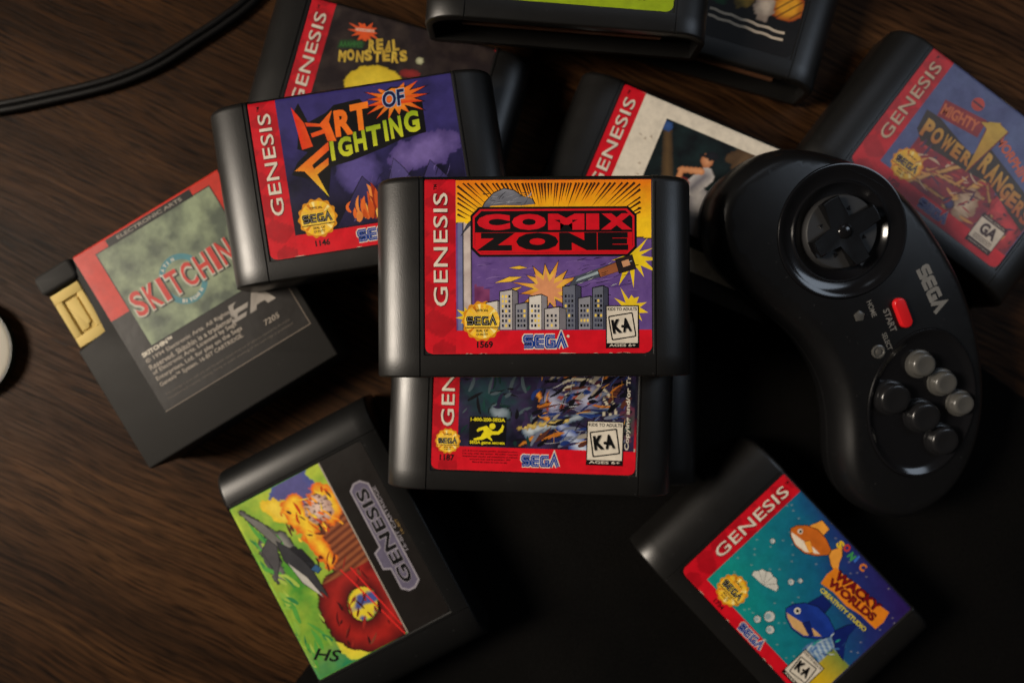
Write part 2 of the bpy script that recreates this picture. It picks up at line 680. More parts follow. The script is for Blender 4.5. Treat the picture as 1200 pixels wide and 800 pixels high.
def sega_logo(pr, name, x, y, w, h, layer, rot=0.0, blue=SEGABLUE, outline=WHITE, inline=True):
    k = w / 4.55
    letters = [
        [[(1, .88), (.18, .88), (.10, .8), (.10, .58), (.18, .5), (.82, .5), (.90, .42), (.90, .2), (.82, .12), (0, .12)]],
        [[(1, .88), (.18, .88), (.10, .8), (.10, .2), (.18, .12), (1, .12)], [(.24, .5), (1, .5)]],
        [[(1, .88), (.18, .88), (.10, .8), (.10, .2), (.18, .12), (.88, .12), (.88, .46), (.5, .46)]],
        [[(.02, 0), (.5, .93), (.98, 0)]],
    ]
    ca, sa = math.cos(R(rot)), math.sin(R(rot))

    def P(i, p):
        u, v = (i * 1.18 + p[0]) * k, p[1] * h
        return (x + u * ca - v * sa, y + u * sa + v * ca)
    for i, strokes in enumerate(letters):
        for s in strokes:
            q = [P(i, p) for p in s]
            if outline:
                pr.stroke(name, q, h * 0.46, outline, layer + 0.15 * (s is strokes[0]) + 0.3 * (i % 2))
            pr.stroke(name, q, h * 0.29, blue, layer + 1 + 0.15 * (s is strokes[0]))
            if inline:
                pr.stroke(name, q, h * 0.03, mix(blue, WHITE, .8), layer + 2 + 0.15 * (s is strokes[0]))


def seal(pr, cx, cy, r, layer=4, name='gold_seal'):
    n = 96
    p = []
    for i in range(n):
        a = 2 * math.pi * i / n
        q = r * (1 + 0.05 * math.cos(a * 14))
        p.append((cx + q * math.cos(a), cy + q * math.sin(a)))
    pr.poly(name, p, C(214, 140, 18), layer)

    def gold(x, y):
        return mix(C(232, 150, 18), C(255, 222, 90), 0.5 + 0.9 * nz(x, y, .9, 3.3))
    pr.disc(name, cx, cy, r * .9, gold, layer + 1, n=40)
    rnd = random.Random(3)
    for i in range(18):
        a = 2 * math.pi * i / 18
        if abs(math.sin(a)) < .45:
            continue
        pr.poly(name, [(cx + r * .88 * math.cos(a - .1), cy + r * .88 * math.sin(a - .1)), (cx + r * .88 * math.cos(a + .09), cy + r * .88 * math.sin(a + .09)),
                       (cx + r * .45 * math.cos(a), cy + r * .45 * math.sin(a))], rnd.choice([C(255, 236, 150), C(206, 118, 12), C(250, 200, 40)]), layer + 2)
    sega_logo(pr, name, cx - r * .78, cy - r * .22, r * 1.5, r * .46, layer + 3, blue=INK, outline=GOLD2, inline=True)
    pr.rect(name, cx - r * .86, cy - r * .36, cx + r * .86, cy - r * .31, INK, layer + 3)
    pr.text(name, 'OFFICIAL', cx - r * .34, cy + r * .48, r * .68, r * .13, INK, layer + 4, bold=.02)
    pr.text(name, 'SEAL OF', cx - r * .32, cy - r * .56, r * .64, r * .13, INK, layer + 4, bold=.02)
    pr.text(name, 'QUALITY', cx - r * .3, cy - r * .76, r * .6, r * .13, INK, layer + 4, bold=.02)


def rating_ka(pr, x, y, w, h, layer=4):
    n = 'rating_box'
    pr.rect(n, x, y, x + w, y + h, INK, layer)
    pr.rect(n, x + .35, y + .35, x + w - .35, y + h - .35, WHITE, layer + 1)
    pr.text(n, 'KIDS TO ADULTS', x + .6, y + h * .875, w - 1.2, h * .075, INK, layer + 2, bold=.03)
    pr.rect(n, x + .35, y + .35, x + w - .35, y + h * .12, INK, layer + 2)
    pr.text(n, 'AGES 6+', x + 1.0, y + h * .04, w - 2, h * .06, WHITE, layer + 3, bold=.02)
    q = rrect(x + w * .12, y + h * .22, x + w * .88, y + h * .80, .5)
    q = rotate(q, x + w / 2, y + h / 2, 9)
    pr.poly(n, q, INK, layer + 2)
    q = rotate(rrect(x + w * .16, y + h * .25, x + w * .84, y + h * .77, .3), x + w / 2, y + h / 2, 9)
    pr.poly(n, q, WHITE, layer + 3)
    for dx, dy, c, l in ((.25, -.25, C(130, 126, 118), 4), (0, 0, INK, 5)):
        pr.text(n, 'K', x + w * .22 + dx, y + h * .34 + dy, w * .28, h * .32, c, layer + l, rot=9, bold=.06)
        pr.text(n, 'A', x + w * .52 + dx, y + h * .37 + dy, w * .27, h * .32, c, layer + l, rot=9, bold=.06)
    pr.disc(n, x + w * .505, y + h * .51, w * .045, INK, layer + 6, n=12)


def rating_ga(pr, x, y, w, h, layer=6):
    n = 'rating_box'
    pr.rect(n, x, y, x + w, y + h, INK, layer)
    pr.rect(n, x + .3, y + h * .17, x + w - .3, y + h * .86, WHITE, layer + 1)
    pr.text(n, 'GA', x + w * .2, y + h * .42, w * .62, h * .38, INK, layer + 2, bold=.05)
    for k in range(3):
        pr.rect(n, x + w * .14, y + h * (.33 - .055 * k), x + w * .86, y + h * (.352 - .055 * k), INK, layer + 2)
    pr.text(n, 'GENERAL AUDIENCES', x + 1, y + h * .9, w - 2, h * .055, WHITE, layer + 2)
    pr.text(n, 'APPROPRIATE FOR ALL', x + 1, y + h * .06, w - 2, h * .05, WHITE, layer + 2)


def side_lettering(pr, y0=14.7, y1=49.6, x=2.75, h=4.4, layer=3, col=WHITE, dark=True):
    if dark:
        pr.text('side_lettering', 'GENESIS', x + h + .22, y0 - .2, y1 - y0, h, C(90, 6, 14), layer, rot=90, bold=.018, space=1.04)
    pr.text('side_lettering', 'GENESIS', x + h, y0, y1 - y0, h, col, layer + 1, rot=90, bold=.006, space=1.04)
    pr.text('side_lettering', 'TM', x + 1.1, y1 + .9, 1.7, 1.0, INK, layer + 1, rot=90, bold=.03)


def red_pattern(x, y):
    """faint diagonal facets of the red border"""
    t = (x * .55 + y) * .13
    k = math.floor(t) % 2
    u = math.floor((y - x * .9) * .085) % 2
    return mix(RED, RED2, .18 + .55 * (k ^ u))


def sheet_colour(strip=9.5, band=7.2, art=C(40, 34, 80), red=RED, top=None):
    def f(x, y):
        if x < strip or y < band:
            return red
        if top is not None and y > YF + .6:
            return top
        return art
    return f


def red_frame(pr, strip=9.5, band=7.2, top=56.2, pattern=True):
    """the red side strip with facets and the red lower band"""
    if pattern:
        pr.grid('side_strip', 0.25, 2.4, strip, top, .6, red_pattern, 1)
        pr.grid('side_strip', 2.4, 0.2, strip, 2.4, .6, red_pattern, 1)
    pr.rect('lower_band', strip, 0.2, LW - 2.4, band, RED, 1)
    pr.rect('lower_band', LW - 2.4, 2.4, LW - .1, band, RED, 1)


def wear(pr, seed, n=9, col=C(205, 190, 170)):
    """worn, whitened paper along the lower edge"""
    rnd = random.Random(seed)
    for i in range(n):
        x = rnd.uniform(3, 64)
        w = rnd.uniform(.8, 4.5)
        t = rnd.uniform(.1, .28)
        pr.poly('lower_band', [(x, 0.02), (x + w, 0.02), (x + w * .8, t * .6), (x + w * .4, t), (x + w * .15, t * .5)], col, 6 + (i % 3) * .2)


# ------------------------------------------------------------------ setting: table and mat
bm = prism(rrect(-700, -520, 700, 520, 20), -32, 0, 2.0, 3, True)
table = link('table_top', from_bm('table_top', bm), None, wood_material())
table['kind'] = 'structure'
table['label'] = 'dark brown wooden table top with open grain'

MAT_Z = 0.8
ux, uy = (.802, -.597), (-.597, -.802)
cxm, cym = 72.2, 77.0
mat_pts = []
for a, b_ in ((0, 0), (0, 420), (460, 420), (460, 0)):
    mat_pts.append((cxm + ux[0] * a + uy[0] * b_, cym + ux[1] * a + uy[1] * b_))
bm = prism(mat_pts, 0.02, MAT_Z, 0.35, 2, True)
mat_o = link('black_mat', from_bm('black_mat', bm, 40), None, cloth_material())
tag(mat_o, 'thin black fabric mat covering the lower right of the wooden table', 'mat')


# ------------------------------------------------------------------ cartridges lying on the table
# --- smoky purple fighting label
def label_fighting(cart):
    pr = Press(cart_surf)
    paper(pr, 'label', sheet_colour(art=C(52, 46, 92)))
    red_frame(pr)

    def art(x, y):
        n = fbm(x, y, .09, 1.0)
        c = mix(C(15, 14, 40), C(56, 49, 112), (y - 14) / 34 + n * .9)
        if y < 30:
            c = mix(c, C(18, 14, 24), (30 - y) / 20 * (.65 + n))
        # drifting lilac smoke
        d = ell(x, y, 57, 29, 13, 6, 12) + 3.2 * fbm(x, y, .2, 5)
        c = shade(c, d, C(74, 60, 120), C(118, 100, 166), soft=4)
        d = ell(x, y, 34, 26, 8, 8, 30) + 2.8 * fbm(x, y, .22, 8)
        c = shade(c, d, C(46, 40, 88), C(88, 76, 142), soft=4)
        return c
    pr.grid('artwork', 9.5, 7.2, 69.8, 56.2, .5, art, 2)
    for k, (q, cc) in enumerate([([(24, 7.6), (29, 15), (32, 19.4), (35, 23.6), (38.4, 19), (43, 14), (47, 7.6)], C(62, 54, 104)), ([(38, 7.6), (42, 16), (46.4, 28.0), (49.6, 24), (53, 17.6), (58, 7.6)], C(84, 74, 132)),
                                 ([(50, 7.6), (54, 17), (58.6, 25.6), (63, 20), (68.6, 12), (68.6, 7.6)], C(70, 60, 116))]):
        pr.shard('artwork', q, (lambda cc: lambda x, y: mix((cc[0] * .25, cc[1] * .25, cc[2] * .3), cc, (y - 9) / 14))(cc), 2.6 + k * .2)
    pr.scatter('artwork', (30, 9, 66, 24), 50, [C(14, 12, 30), C(112, 98, 160), C(30, 26, 56)], 4.0, 3.4, 31, angle=62, spread=40, thin=.3)
    rf = random.Random(12)
    for k in range(26):                   # camp fire flames
        x, y = rf.uniform(29, 46), rf.uniform(8.2, 13)
        h_ = rf.uniform(4, 11) * (1 - abs(x - 38) / 18)
        col = rf.choice([C(206, 84, 28), C(236, 140, 60), C(250, 196, 90), C(150, 44, 18), C(232, 110, 40)])
        pr.brush('artwork', (x, y), (x + rf.uniform(-2.5, 2.5), y + h_ * .5), (x + rf.uniform(-1, 1), y + h_), rf.uniform(1.0, 2.4), col, 6.0 + k * .06, w0=.05)
    n = 'title_lettering'
    hot = lambda x, y: mix(C(226, 40, 22), C(246, 128, 30), (x - 14) / 22 + .25 * nz(x, y, .5))
    cool = lambda x, y: mix(C(214, 214, 48), C(150, 176, 30), (y - 30 - (x - 25) * .14) / 8)
    fire = lambda x, y: mix(C(250, 170, 40), C(222, 54, 24), math.hypot(x - 50, y - 48) / 9)
    # black torn backing
    pr.poly(n, [(13.4, 54), (15.4, 49), (17.2, 51.5), (19.6, 44.5), (26, 46.8), (29, 49), (38, 49.8), (40, 47), (59, 46.2), (58.8, 35.2), (50, 34), (44, 32.2), (33, 29.5), (25, 28.4), (24, 24), (22.4, 17.6), (19.6, 24.5), (11.4, 27.6), (14, 31.6), (18, 34.5), (14.6, 36), (16, 43)], INK, 4)
    pr.poly(n, [(14.6, 50.4), (18.2, 44.4), (20.0, 36.2), (16.2, 35.6)], hot, 5)
    pr.poly(n, [(18.4, 44.6), (23.4, 43.4), (28.2, 47.4), (26.6, 43.6), (28.2, 36.8), (25.2, 37.2), (24.6, 40.0), (20.2, 39.2), (19.9, 40.6), (24.2, 41.4), (23.6, 42.4), (18.9, 43.2)], hot, 5.3)
    warm = lambda x, y: mix(C(226, 206, 50), C(236, 84, 26), (y - 21) / 11)
    pr.poly(n, [(12.6, 28.8), (25.4, 37.0), (25.2, 34.2), (16.2, 28.2)], warm, 5)
    pr.poly(n, [(15.4, 28.9), (18.5, 30.6), (22.9, 18.4)], warm, 5.3)
    pr.poly(n, [(18.9, 28.4), (24.6, 31.6), (24.3, 29.2), (19.6, 26.3)], warm, 5.6)
    for ch, x, y, w, h in (('R', 28.2, 38.0, 6.2, 9.0), ('T', 34.6, 39.0, 6.6, 9.2)):
        pr.text(n, ch, x, y, w, h, hot, 6, rot=3, bold=.05, shear=.12)
    for i, ch in enumerate('IGHTING'):
        xs = (25.6, 28.6, 34.0, 39.0, 44.6, 46.8, 52.0)[i]
        ws = (1.9, 4.9, 4.6, 5.2, 1.8, 4.6, 5.4)[i]
        pr.text(n, ch, xs, 30.2 + (xs - 25) * .2, ws, 6.6 + i * .12, cool, 6, rot=4, bold=.045, shear=.1)
    pr.star(n, 49.8, 48.0, 12.0, 6.4, 17, INK, 5.5, jit=.16, seed=5, sy=.62)
    pr.star(n, 49.8, 48.0, 10.9, 5.6, 17, fire, 6.3, jit=.16, seed=5, sy=.62)
    pr.text(n, 'OF', 45.6, 45.0, 8.2, 6.0, C(160, 190, 214), 7, rot=2, bold=.07, shear=.12)
    pr.text(n, 'OF', 45.8, 45.2, 7.8, 5.6, C(20, 26, 74), 8, rot=2, bold=.03, shear=.12)
    side_lettering(pr)
    seal(pr, 17.9, 11.9, 6.5)
    pr.text('number_print', '1146', 15.8, 2.4, 5, 2.1, INK, 4, bold=.03)
    sega_logo(pr, 'maker_logo', 30.6, 1.8, 13.2, 4.0, 4)
    wear(pr, 2, 6)
    finish_label(pr, cart)


c = cartridge('black cartridge with smoky purple label and orange starburst title, lying left of the central stack', (-47.3, 32.7, 19.25), 8.74, 1.0)
label_fighting(c)


# --- comic label, top of the central stack
def label_comic(cart):
    pr = Press(cart_surf)
    paper(pr, 'label', sheet_colour(art=C(90, 60, 120), top=RED))
    red_frame(pr)

    def art(x, y):
        n = nz(x, y, .35, 2)
        c = mix(C(84, 58, 128), C(116, 88, 152), .5 + .5 * fbm(x, y, .25, 4))
        horizon = 40.5 - (x - 10) * .085
        if y > horizon:
            c = mix(C(255, 206, 30), C(238, 128, 12), (y - 40) / 13 + .15 * n)
        elif y > horizon - .35:
            c = INK
        # pale pillar and wall on the left
        if 10.2 < x < 12.0 and y < horizon:
            c = C(112, 116, 160)
        if 12.0 < x < 14.3 and y < horizon:
            c = mix(C(206, 192, 184), C(184, 166, 160), .5 + n)
        if (abs(x - 12.0) < .2 or abs(x - 14.3) < .2) and y < horizon:
            c = INK
        if 15.2 < x < 20 and y < 25.5 - (x // 2) * .6:
            c = mix(C(96, 40, 84), C(138, 66, 108), .5 + n)
        return c
    pr.grid('artwork', 9.7, 7.2, 69.9, 53.6, .36, art, 2)
    rnd = random.Random(21)
    for k in range(58):                   # speed lines of the yellow sky
        a = R(20 + k * 2.42 + rnd.uniform(-.5, .5))
        ca, sa = math.cos(a), math.sin(a)
        r1 = min(23.7 / max(sa, .05), 28.2 / max(abs(ca), .05))
        r0 = max(r1 * rnd.uniform(.66, .84), 12.6 / max(sa, .05))
        if r0 < r1 - 1.0:
            hw = .26 + .14 * rnd.random()
            pr.poly('artwork', [(38.4 + r0 * ca, 28.8 + r0 * sa), (38.4 + r1 * ca + hw * sa, 28.8 + r1 * sa - hw * ca), (38.4 + r1 * ca - hw * sa, 28.8 + r1 * sa + hw * ca)], C(64, 32, 8), 2.4)
    puff = [(17.2, 43.6), (18.8, 46.6), (21.4, 49.4), (24.6, 50.8), (27.6, 50.2), (30.2, 48.4), (33.2, 47.6), (34.0, 46.0), (30.0, 45.6), (25, 45.7), (20.4, 45.5), (16.2, 41.6), (12.4, 37.6), (11.2, 36.2), (13.6, 40.4)]
    pr.shard('artwork', puff, lambda x, y: mix(C(64, 66, 78), C(128, 130, 140), (y - 42) / 9 + .4 * nz(x, y, .5, 3)), 2.8)
    # a generic comic skyline under an explosion
    pr.scatter('artwork', (16, 19, 66, 29), 40, [C(66, 42, 108), C(134, 108, 168)], 5.0, 2.1, 19, angle=4, spread=14, thin=.2)
    pr.scatter('artwork', (18, 46, 33, 50), 26, [INK, C(150, 152, 160), C(50, 52, 60)], 2.4, 3.4, 23, angle=30, spread=80, thin=.4)
    flame = lambda x, y: mix(C(252, 220, 96), C(216, 128, 28), math.hypot(x - 38, y - 20) / 9)
    pr.star('artwork', 38.0, 20.0, 10.2, 5.0, 15, INK, 4.6, jit=.2, seed=14, sy=.85)
    pr.star('artwork', 38.0, 20.0, 9.6, 4.6, 15, flame, 4.75, jit=.2, seed=14, sy=.85)
    pr.star('artwork', 38.0, 19.6, 5.6, 3.0, 11, C(222, 150, 104), 4.9, jit=.2, seed=15)
    for q in ([(30, 23.6), (26, 23.6), (21.6, 21.8), (26.6, 22.2)], [(30, 20.6), (27, 20.0), (23.6, 18.4), (27.4, 19.0)], [(31.6, 26.4), (29.2, 27.0), (26, 26.4), (29, 26.0)]):
        pr.shard('artwork', q, C(238, 190, 60), 5.0, .2)
    towers = [(19.0, 24.0, 15.6, 0), (23.2, 28.6, 19.0, 1), (28.0, 33.0, 15.0, 2), (32.2, 37.6, 17.4, 0), (42.6, 48.0, 20.4, 3), (37.0, 43.4, 13.6, 1), (47.4, 52.6, 16.8, 2), (51.8, 56.4, 20.0, 3)]
    shades = [C(214, 208, 200), C(186, 180, 176), C(140, 140, 148), C(104, 108, 122)]
    for k, (x0, x1, yt, ci) in enumerate(towers):
        L0 = 5.4 + k * .4
        cc = shades[ci]
        side = x0 + (x1 - x0) * .68
        pr.poly('artwork', [(x0 - .25, 7.3), (x1 + .25, 7.3), (x1 + .25, yt + .1), (side, yt + 1.0), (x0 - .25, yt + .25)], INK, L0)
        pr.poly('artwork', [(x0, 7.4), (side, 7.4), (side, yt + .6), (x0, yt)], cc, L0 + .1)
        pr.poly('artwork', [(side + .15, 7.4), (x1, 7.4), (x1, yt), (side + .15, yt + .6)], (cc[0] * .35, cc[1] * .35, cc[2] * .42), L0 + .1)
        rw = random.Random(k)
        for i in range(3):
            for j in range(int((yt - 8.4) / 1.5)):
                wx, wy = x0 + .5 + i * (side - x0 - .6) / 3, 8.2 + j * 1.5
                pr.rect('artwork', wx, wy, wx + .62, wy + .85, rw.choice([INK, C(60, 62, 80), C(60, 62, 80), C(240, 206, 90)]), L0 + .2)
    # dark steel beam flung into the burst on the right
    for k, (q, cc) in enumerate([([(44.4, 20.6), (46.4, 23.6), (60.6, 28.6), (61.6, 25.8)], C(70, 76, 90)), ([(46.4, 22.0), (47.2, 23.0), (59.6, 27.6), (60.0, 26.6)], C(156, 172, 178)),
                                 ([(54.2, 23.4), (53.4, 25.6), (60.6, 28.6), (61.6, 25.8)], C(150, 88, 54)), ([(60.0, 24.6), (58.8, 28.8), (63.8, 30.2), (65.0, 26.0)], C(40, 30, 32)), ([(61.2, 26.4), (60.6, 28.2), (62.8, 28.9), (63.4, 27.1)], C(206, 150, 110))]):
        pr.shard('artwork', q, cc, 9.4 + k * .2, .22)
    pr.scatter('artwork', (45, 20.5, 64, 29.5), 26, [INK, INK, C(200, 206, 206)], 2.4, 10.6, 5, angle=20, spread=20, thin=.3)
    pr.rect('artwork', 9.5, 7.0, 9.75, 53.6, RED2, 3)
    pr.star('artwork', 64.0, 29.6, 8.2, 3.4, 13, C(240, 206, 30), 2.7, jit=.3, seed=4, rot=.4)
    pr.star('artwork', 63.2, 14.0, 5.6, 2.6, 11, C(238, 202, 36), 2.7, jit=.3, seed=9, rot=.3)
    pr.star('artwork', 13.8, 11.2, 4.2, 2.0, 11, C(238, 202, 36), 3.2, jit=.3, seed=12, rot=.3)
    for k in range(7):
        a = -.5 + k * .17
        pr.stroke('artwork', [(44 + 9 * math.cos(a), 20 + 9 * math.sin(a)), (44 + (11.5 + k % 3) * math.cos(a), 20 + (11.5 + k % 3) * math.sin(a))], .18, INK, 3.8)
    n = 'title_lettering'

    def octo(x0, y0, x1, y1, k):
        return [(x0 + k, y0), (x1 - k, y0), (x1, y0 + k), (x1, y1 - k), (x1 - k, y1), (x0 + k, y1), (x0, y1 - k), (x0, y0 + k)]
    pr.poly(n, octo(14.2, 29.8, 65.4, 45.2, 2.6), INK, 4.5)
    pr.poly(n, octo(14.9, 30.5, 64.7, 44.5, 2.3), RED, 5)
    pr.poly(n, octo(15.5, 31.0, 64.1, 43.9, 2.1), INK, 5.5)
    pr.poly(n, [(15.6, 33.0), (17.6, 31.1), (62.0, 31.1), (64.0, 33.0), (64.0, 37.3), (15.6, 37.3)], C(214, 12, 24), 6)
    wid = {'C': 11.0, 'O': 12.2, 'M': 12.4, 'I': 4.0, 'X': 9.6}
    x = 16.2
    for i, ch in enumerate('COMIX'):
        w = (10.2, 10.6, 11.2, 4.0, 9.6)[i]
        pr.text(n, ch, x, 38.0, w, 5.0, RED, 6.5, bold=.085, shear=.0)
        x += w + .55
    x = 16.0
    for i, ch in enumerate('ZONE'):
        w = (12.0, 13.0, 11.6, 9.4)[i]
        pr.text(n, ch, x, 31.7, w, 5.5, INK, 6.6, bold=.09)
        x += w + .25
    pr.text(n, 'TM', 65.6, 44.2, 1.2, .7, INK, 6, bold=.02)
    side_lettering(pr)
    seal(pr, 17.6, 10.1, 6.0, 5)
    pr.text('number_print', '1569', 16.0, 1.8, 4.9, 2.1, INK, 4, bold=.03)
    sega_logo(pr, 'maker_logo', 30.5, 1.7, 12.9, 4.0, 4)
    pr.disc('maker_logo', 44.1, 5.3, .45, WHITE, 4, n=10)
    rating_ka(pr, 55.7, 1.5, 10.2, 13.2, 12)
    wear(pr, 4, 10)
    finish_label(pr, cart)


c = cartridge('black cartridge with yellow and purple comic label, topmost of the central stack', (8.2, -3.7, 38.5), 0.31, 0.997)
label_comic(c)


# --- metallic space label, middle of the central stack
def label_space(cart):
    pr = Press(cart_surf)
    paper(pr, 'label', sheet_colour(8.9, 8.1, C(26, 24, 40)))
    red_frame(pr, 8.9, 8.1)

    def art(x, y):
        c = mix(C(16, 16, 34), C(60, 46, 84), .4 + fbm(x, y, .12, 2))
        c = mix(c, C(24, 66, 66), max(0, .9 - math.hypot(x - 20, y - 26) / 14) + .4 * nz(x, y, .4, 3))
        d = ell(x, y, 23, 20, 4.2, 3.2, -10) + .8 * nz(x, y, .5, 5)
        c = shade(c, d, C(30, 60, 66), C(150, 164, 176), INK, .3, 3)
        for k, (x0, y0, r0) in enumerate(((50, 18, 9), (50, 18, 11), (50, 18, 13))):
            if abs(math.hypot(x - x0, (y - y0) * .9) - r0) < .4 and x > 44 and y > 20:
                c = C(206, 196, 170)
        d = min(capsule(x, y, 36, 27, 40, 17, 1.0, 1.5), capsule(x, y, 30, 9, 37, 13, .6, 1.2)) + .6 * nz(x, y, .7, 6)
        c = shade(c, d, C(176, 84, 20), C(238, 170, 60), INK, .2, 1.4)
        d = min(ell(x, y, 41, 24, 4.6, 5.2, 20), ell(x, y, 52, 26, 6, 5.5, 0)) + 1.4 * nz(x, y, .5, 7)
        c = shade(c, d, C(40, 40, 92), C(170, 172, 196), INK, .3, 4)
        if d < -.8 and nz(x, y, .6, 8) > .3:
            c = C(150, 62, 40)
        d = capsule(x, y, 33, 14, 64, 24, 2.2, .3) + .7 * nz(x, y, .6, 9)
        c = shade(c, d, C(60, 84, 110), C(190, 200, 206), None, .3, 2)
        d = capsule(x, y, 44, 16, 52, 8, 1.8, 3.4) + .5 * nz(x * .3 + y, y, .9, 10)
        c = shade(c, d, C(34, 66, 150), C(200, 210, 226), None, .3, 3)
        d = capsule(x, y, 30, 15, 46, 18, .7, .9) + .8 * nz(x, y, .9, 11)
        c = shade(c, d, C(150, 120, 40), C(216, 190, 110), None, .3, 1)
        d = ell(x, y, 67, 17, 3, 6, 0) + 1.6 * nz(x, y, .5, 12)
        c = shade(c, d, C(96, 40, 66), C(40, 84, 70), None, .3, 3)
        return c
    pr.grid('artwork', 8.9, 8.1, 69.2, 55.5, .45, art, 2)
    pr.scatter('artwork', (10, 9, 34, 40), 60, [C(16, 44, 44), C(22, 60, 56), C(34, 28, 56), C(12, 10, 18), C(56, 42, 76), C(70, 84, 92)], 5.0, 2.4, 41, angle=45, spread=120)
    pr.scatter('artwork', (34, 9, 68, 40), 120, [C(24, 34, 84), C(110, 116, 134), C(84, 44, 34), C(186, 108, 34), C(12, 11, 22), C(48, 42, 80), C(150, 142, 130), C(10, 9, 16), C(28, 50, 112), C(64, 30, 46), C(14, 12, 24)], 6.5, 2.4, 43, angle=28, spread=60)
    pr.scatter('artwork', (36, 10, 66, 38), 90, [C(176, 178, 186), C(10, 9, 16), C(214, 150, 60), C(60, 90, 160), C(10, 9, 16)], 4.0, 8.5, 45, angle=30, spread=130, thin=.3)
    pr.rect('paper_edge', 69.2, 8.1, 69.75, 55.0, C(176, 164, 146), 2)
    n = 'hint_line_box'
    pr.rect(n, 12.7, 8.5, 25.3, 18.5, INK, 9)
    Y = C(236, 218, 30)
    pr.text(n, '1-800-200-SEGA', 13.1, 16.9, 11.8, 1.2, Y, 10, bold=.03)
    pr.text(n, 'SEGA game secrets', 13.0, 8.85, 12, 1.35, Y, 10, bold=.03)
    # running figure pictogram holding a receiver
    pr.disc(n, 20.6, 15.3, 1.05, Y, 10, n=16)
    pr.poly(n, [(16.0, 14.6), (18.6, 15.4), (20.8, 13.6), (22.6, 13.6), (23.6, 14.8), (24.0, 16.1), (24.6, 15.4), (24.2, 13.6), (22.8, 12.5), (20.6, 12.4), (19.9, 11.8), (20.8, 10.5), (20.5, 10.3), (18.9, 11.3), (17.4, 10.6), (14.4, 10.3), (14.3, 10.9), (16.6, 11.6), (17.8, 13.4), (17.4, 14.0), (16.4, 13.6), (15.6, 13.2), (15.2, 13.8)], Y, 10)
    for k in range(5):
        s = ('U.S. & foreign patents pending. Licensed product.', 'Use only with this system. All rights reserved.', 'Unauthorized copying and transmission prohibited.', 'Lyrics and music used by permission. 1993', 'Made in this country for home use only')[k]
        w = (19, 19.2, 19, 14, 12)[k]
        pr.text('fine_print', s, 10.6 + (19 - w) / 2, 6.3 - k * .95, w, .72, C(70, 6, 12), 4, bold=.02)
    side_lettering(pr, 14.9, 49.2, 2.9, 4.5)
    seal(pr, 5.5, 9.8, 4.2)
    pr.text('number_print', '1187', 2.9, 3.1, 5.0, 2.1, INK, 4, bold=.03)
    sega_logo(pr, 'maker_logo', 31.1, 2.0, 12.4, 3.8, 4)
    rating_ka(pr, 53.0, 3.1, 12.6, 15.2, 14)
    pr.text('side_notice', 'Copying and/or Transmission', 67.9, 8.6, 40, 1.9, WHITE, 14, rot=90, bold=.02)
    finish_label(pr, cart)


c = cartridge('black cartridge with dark space label, directly under the topmost cartridge of the central stack', (7.1, -44.3, 19.0 + MAT_Z + .05), -1.87, 0.99)
label_space(c)


# --- bottom of the stack: its label lies wholly under the cartridge above
c = cartridge('black cartridge at the bottom of the central stack, only its right side showing', (21.5, -46.5, MAT_Z), 0.0)


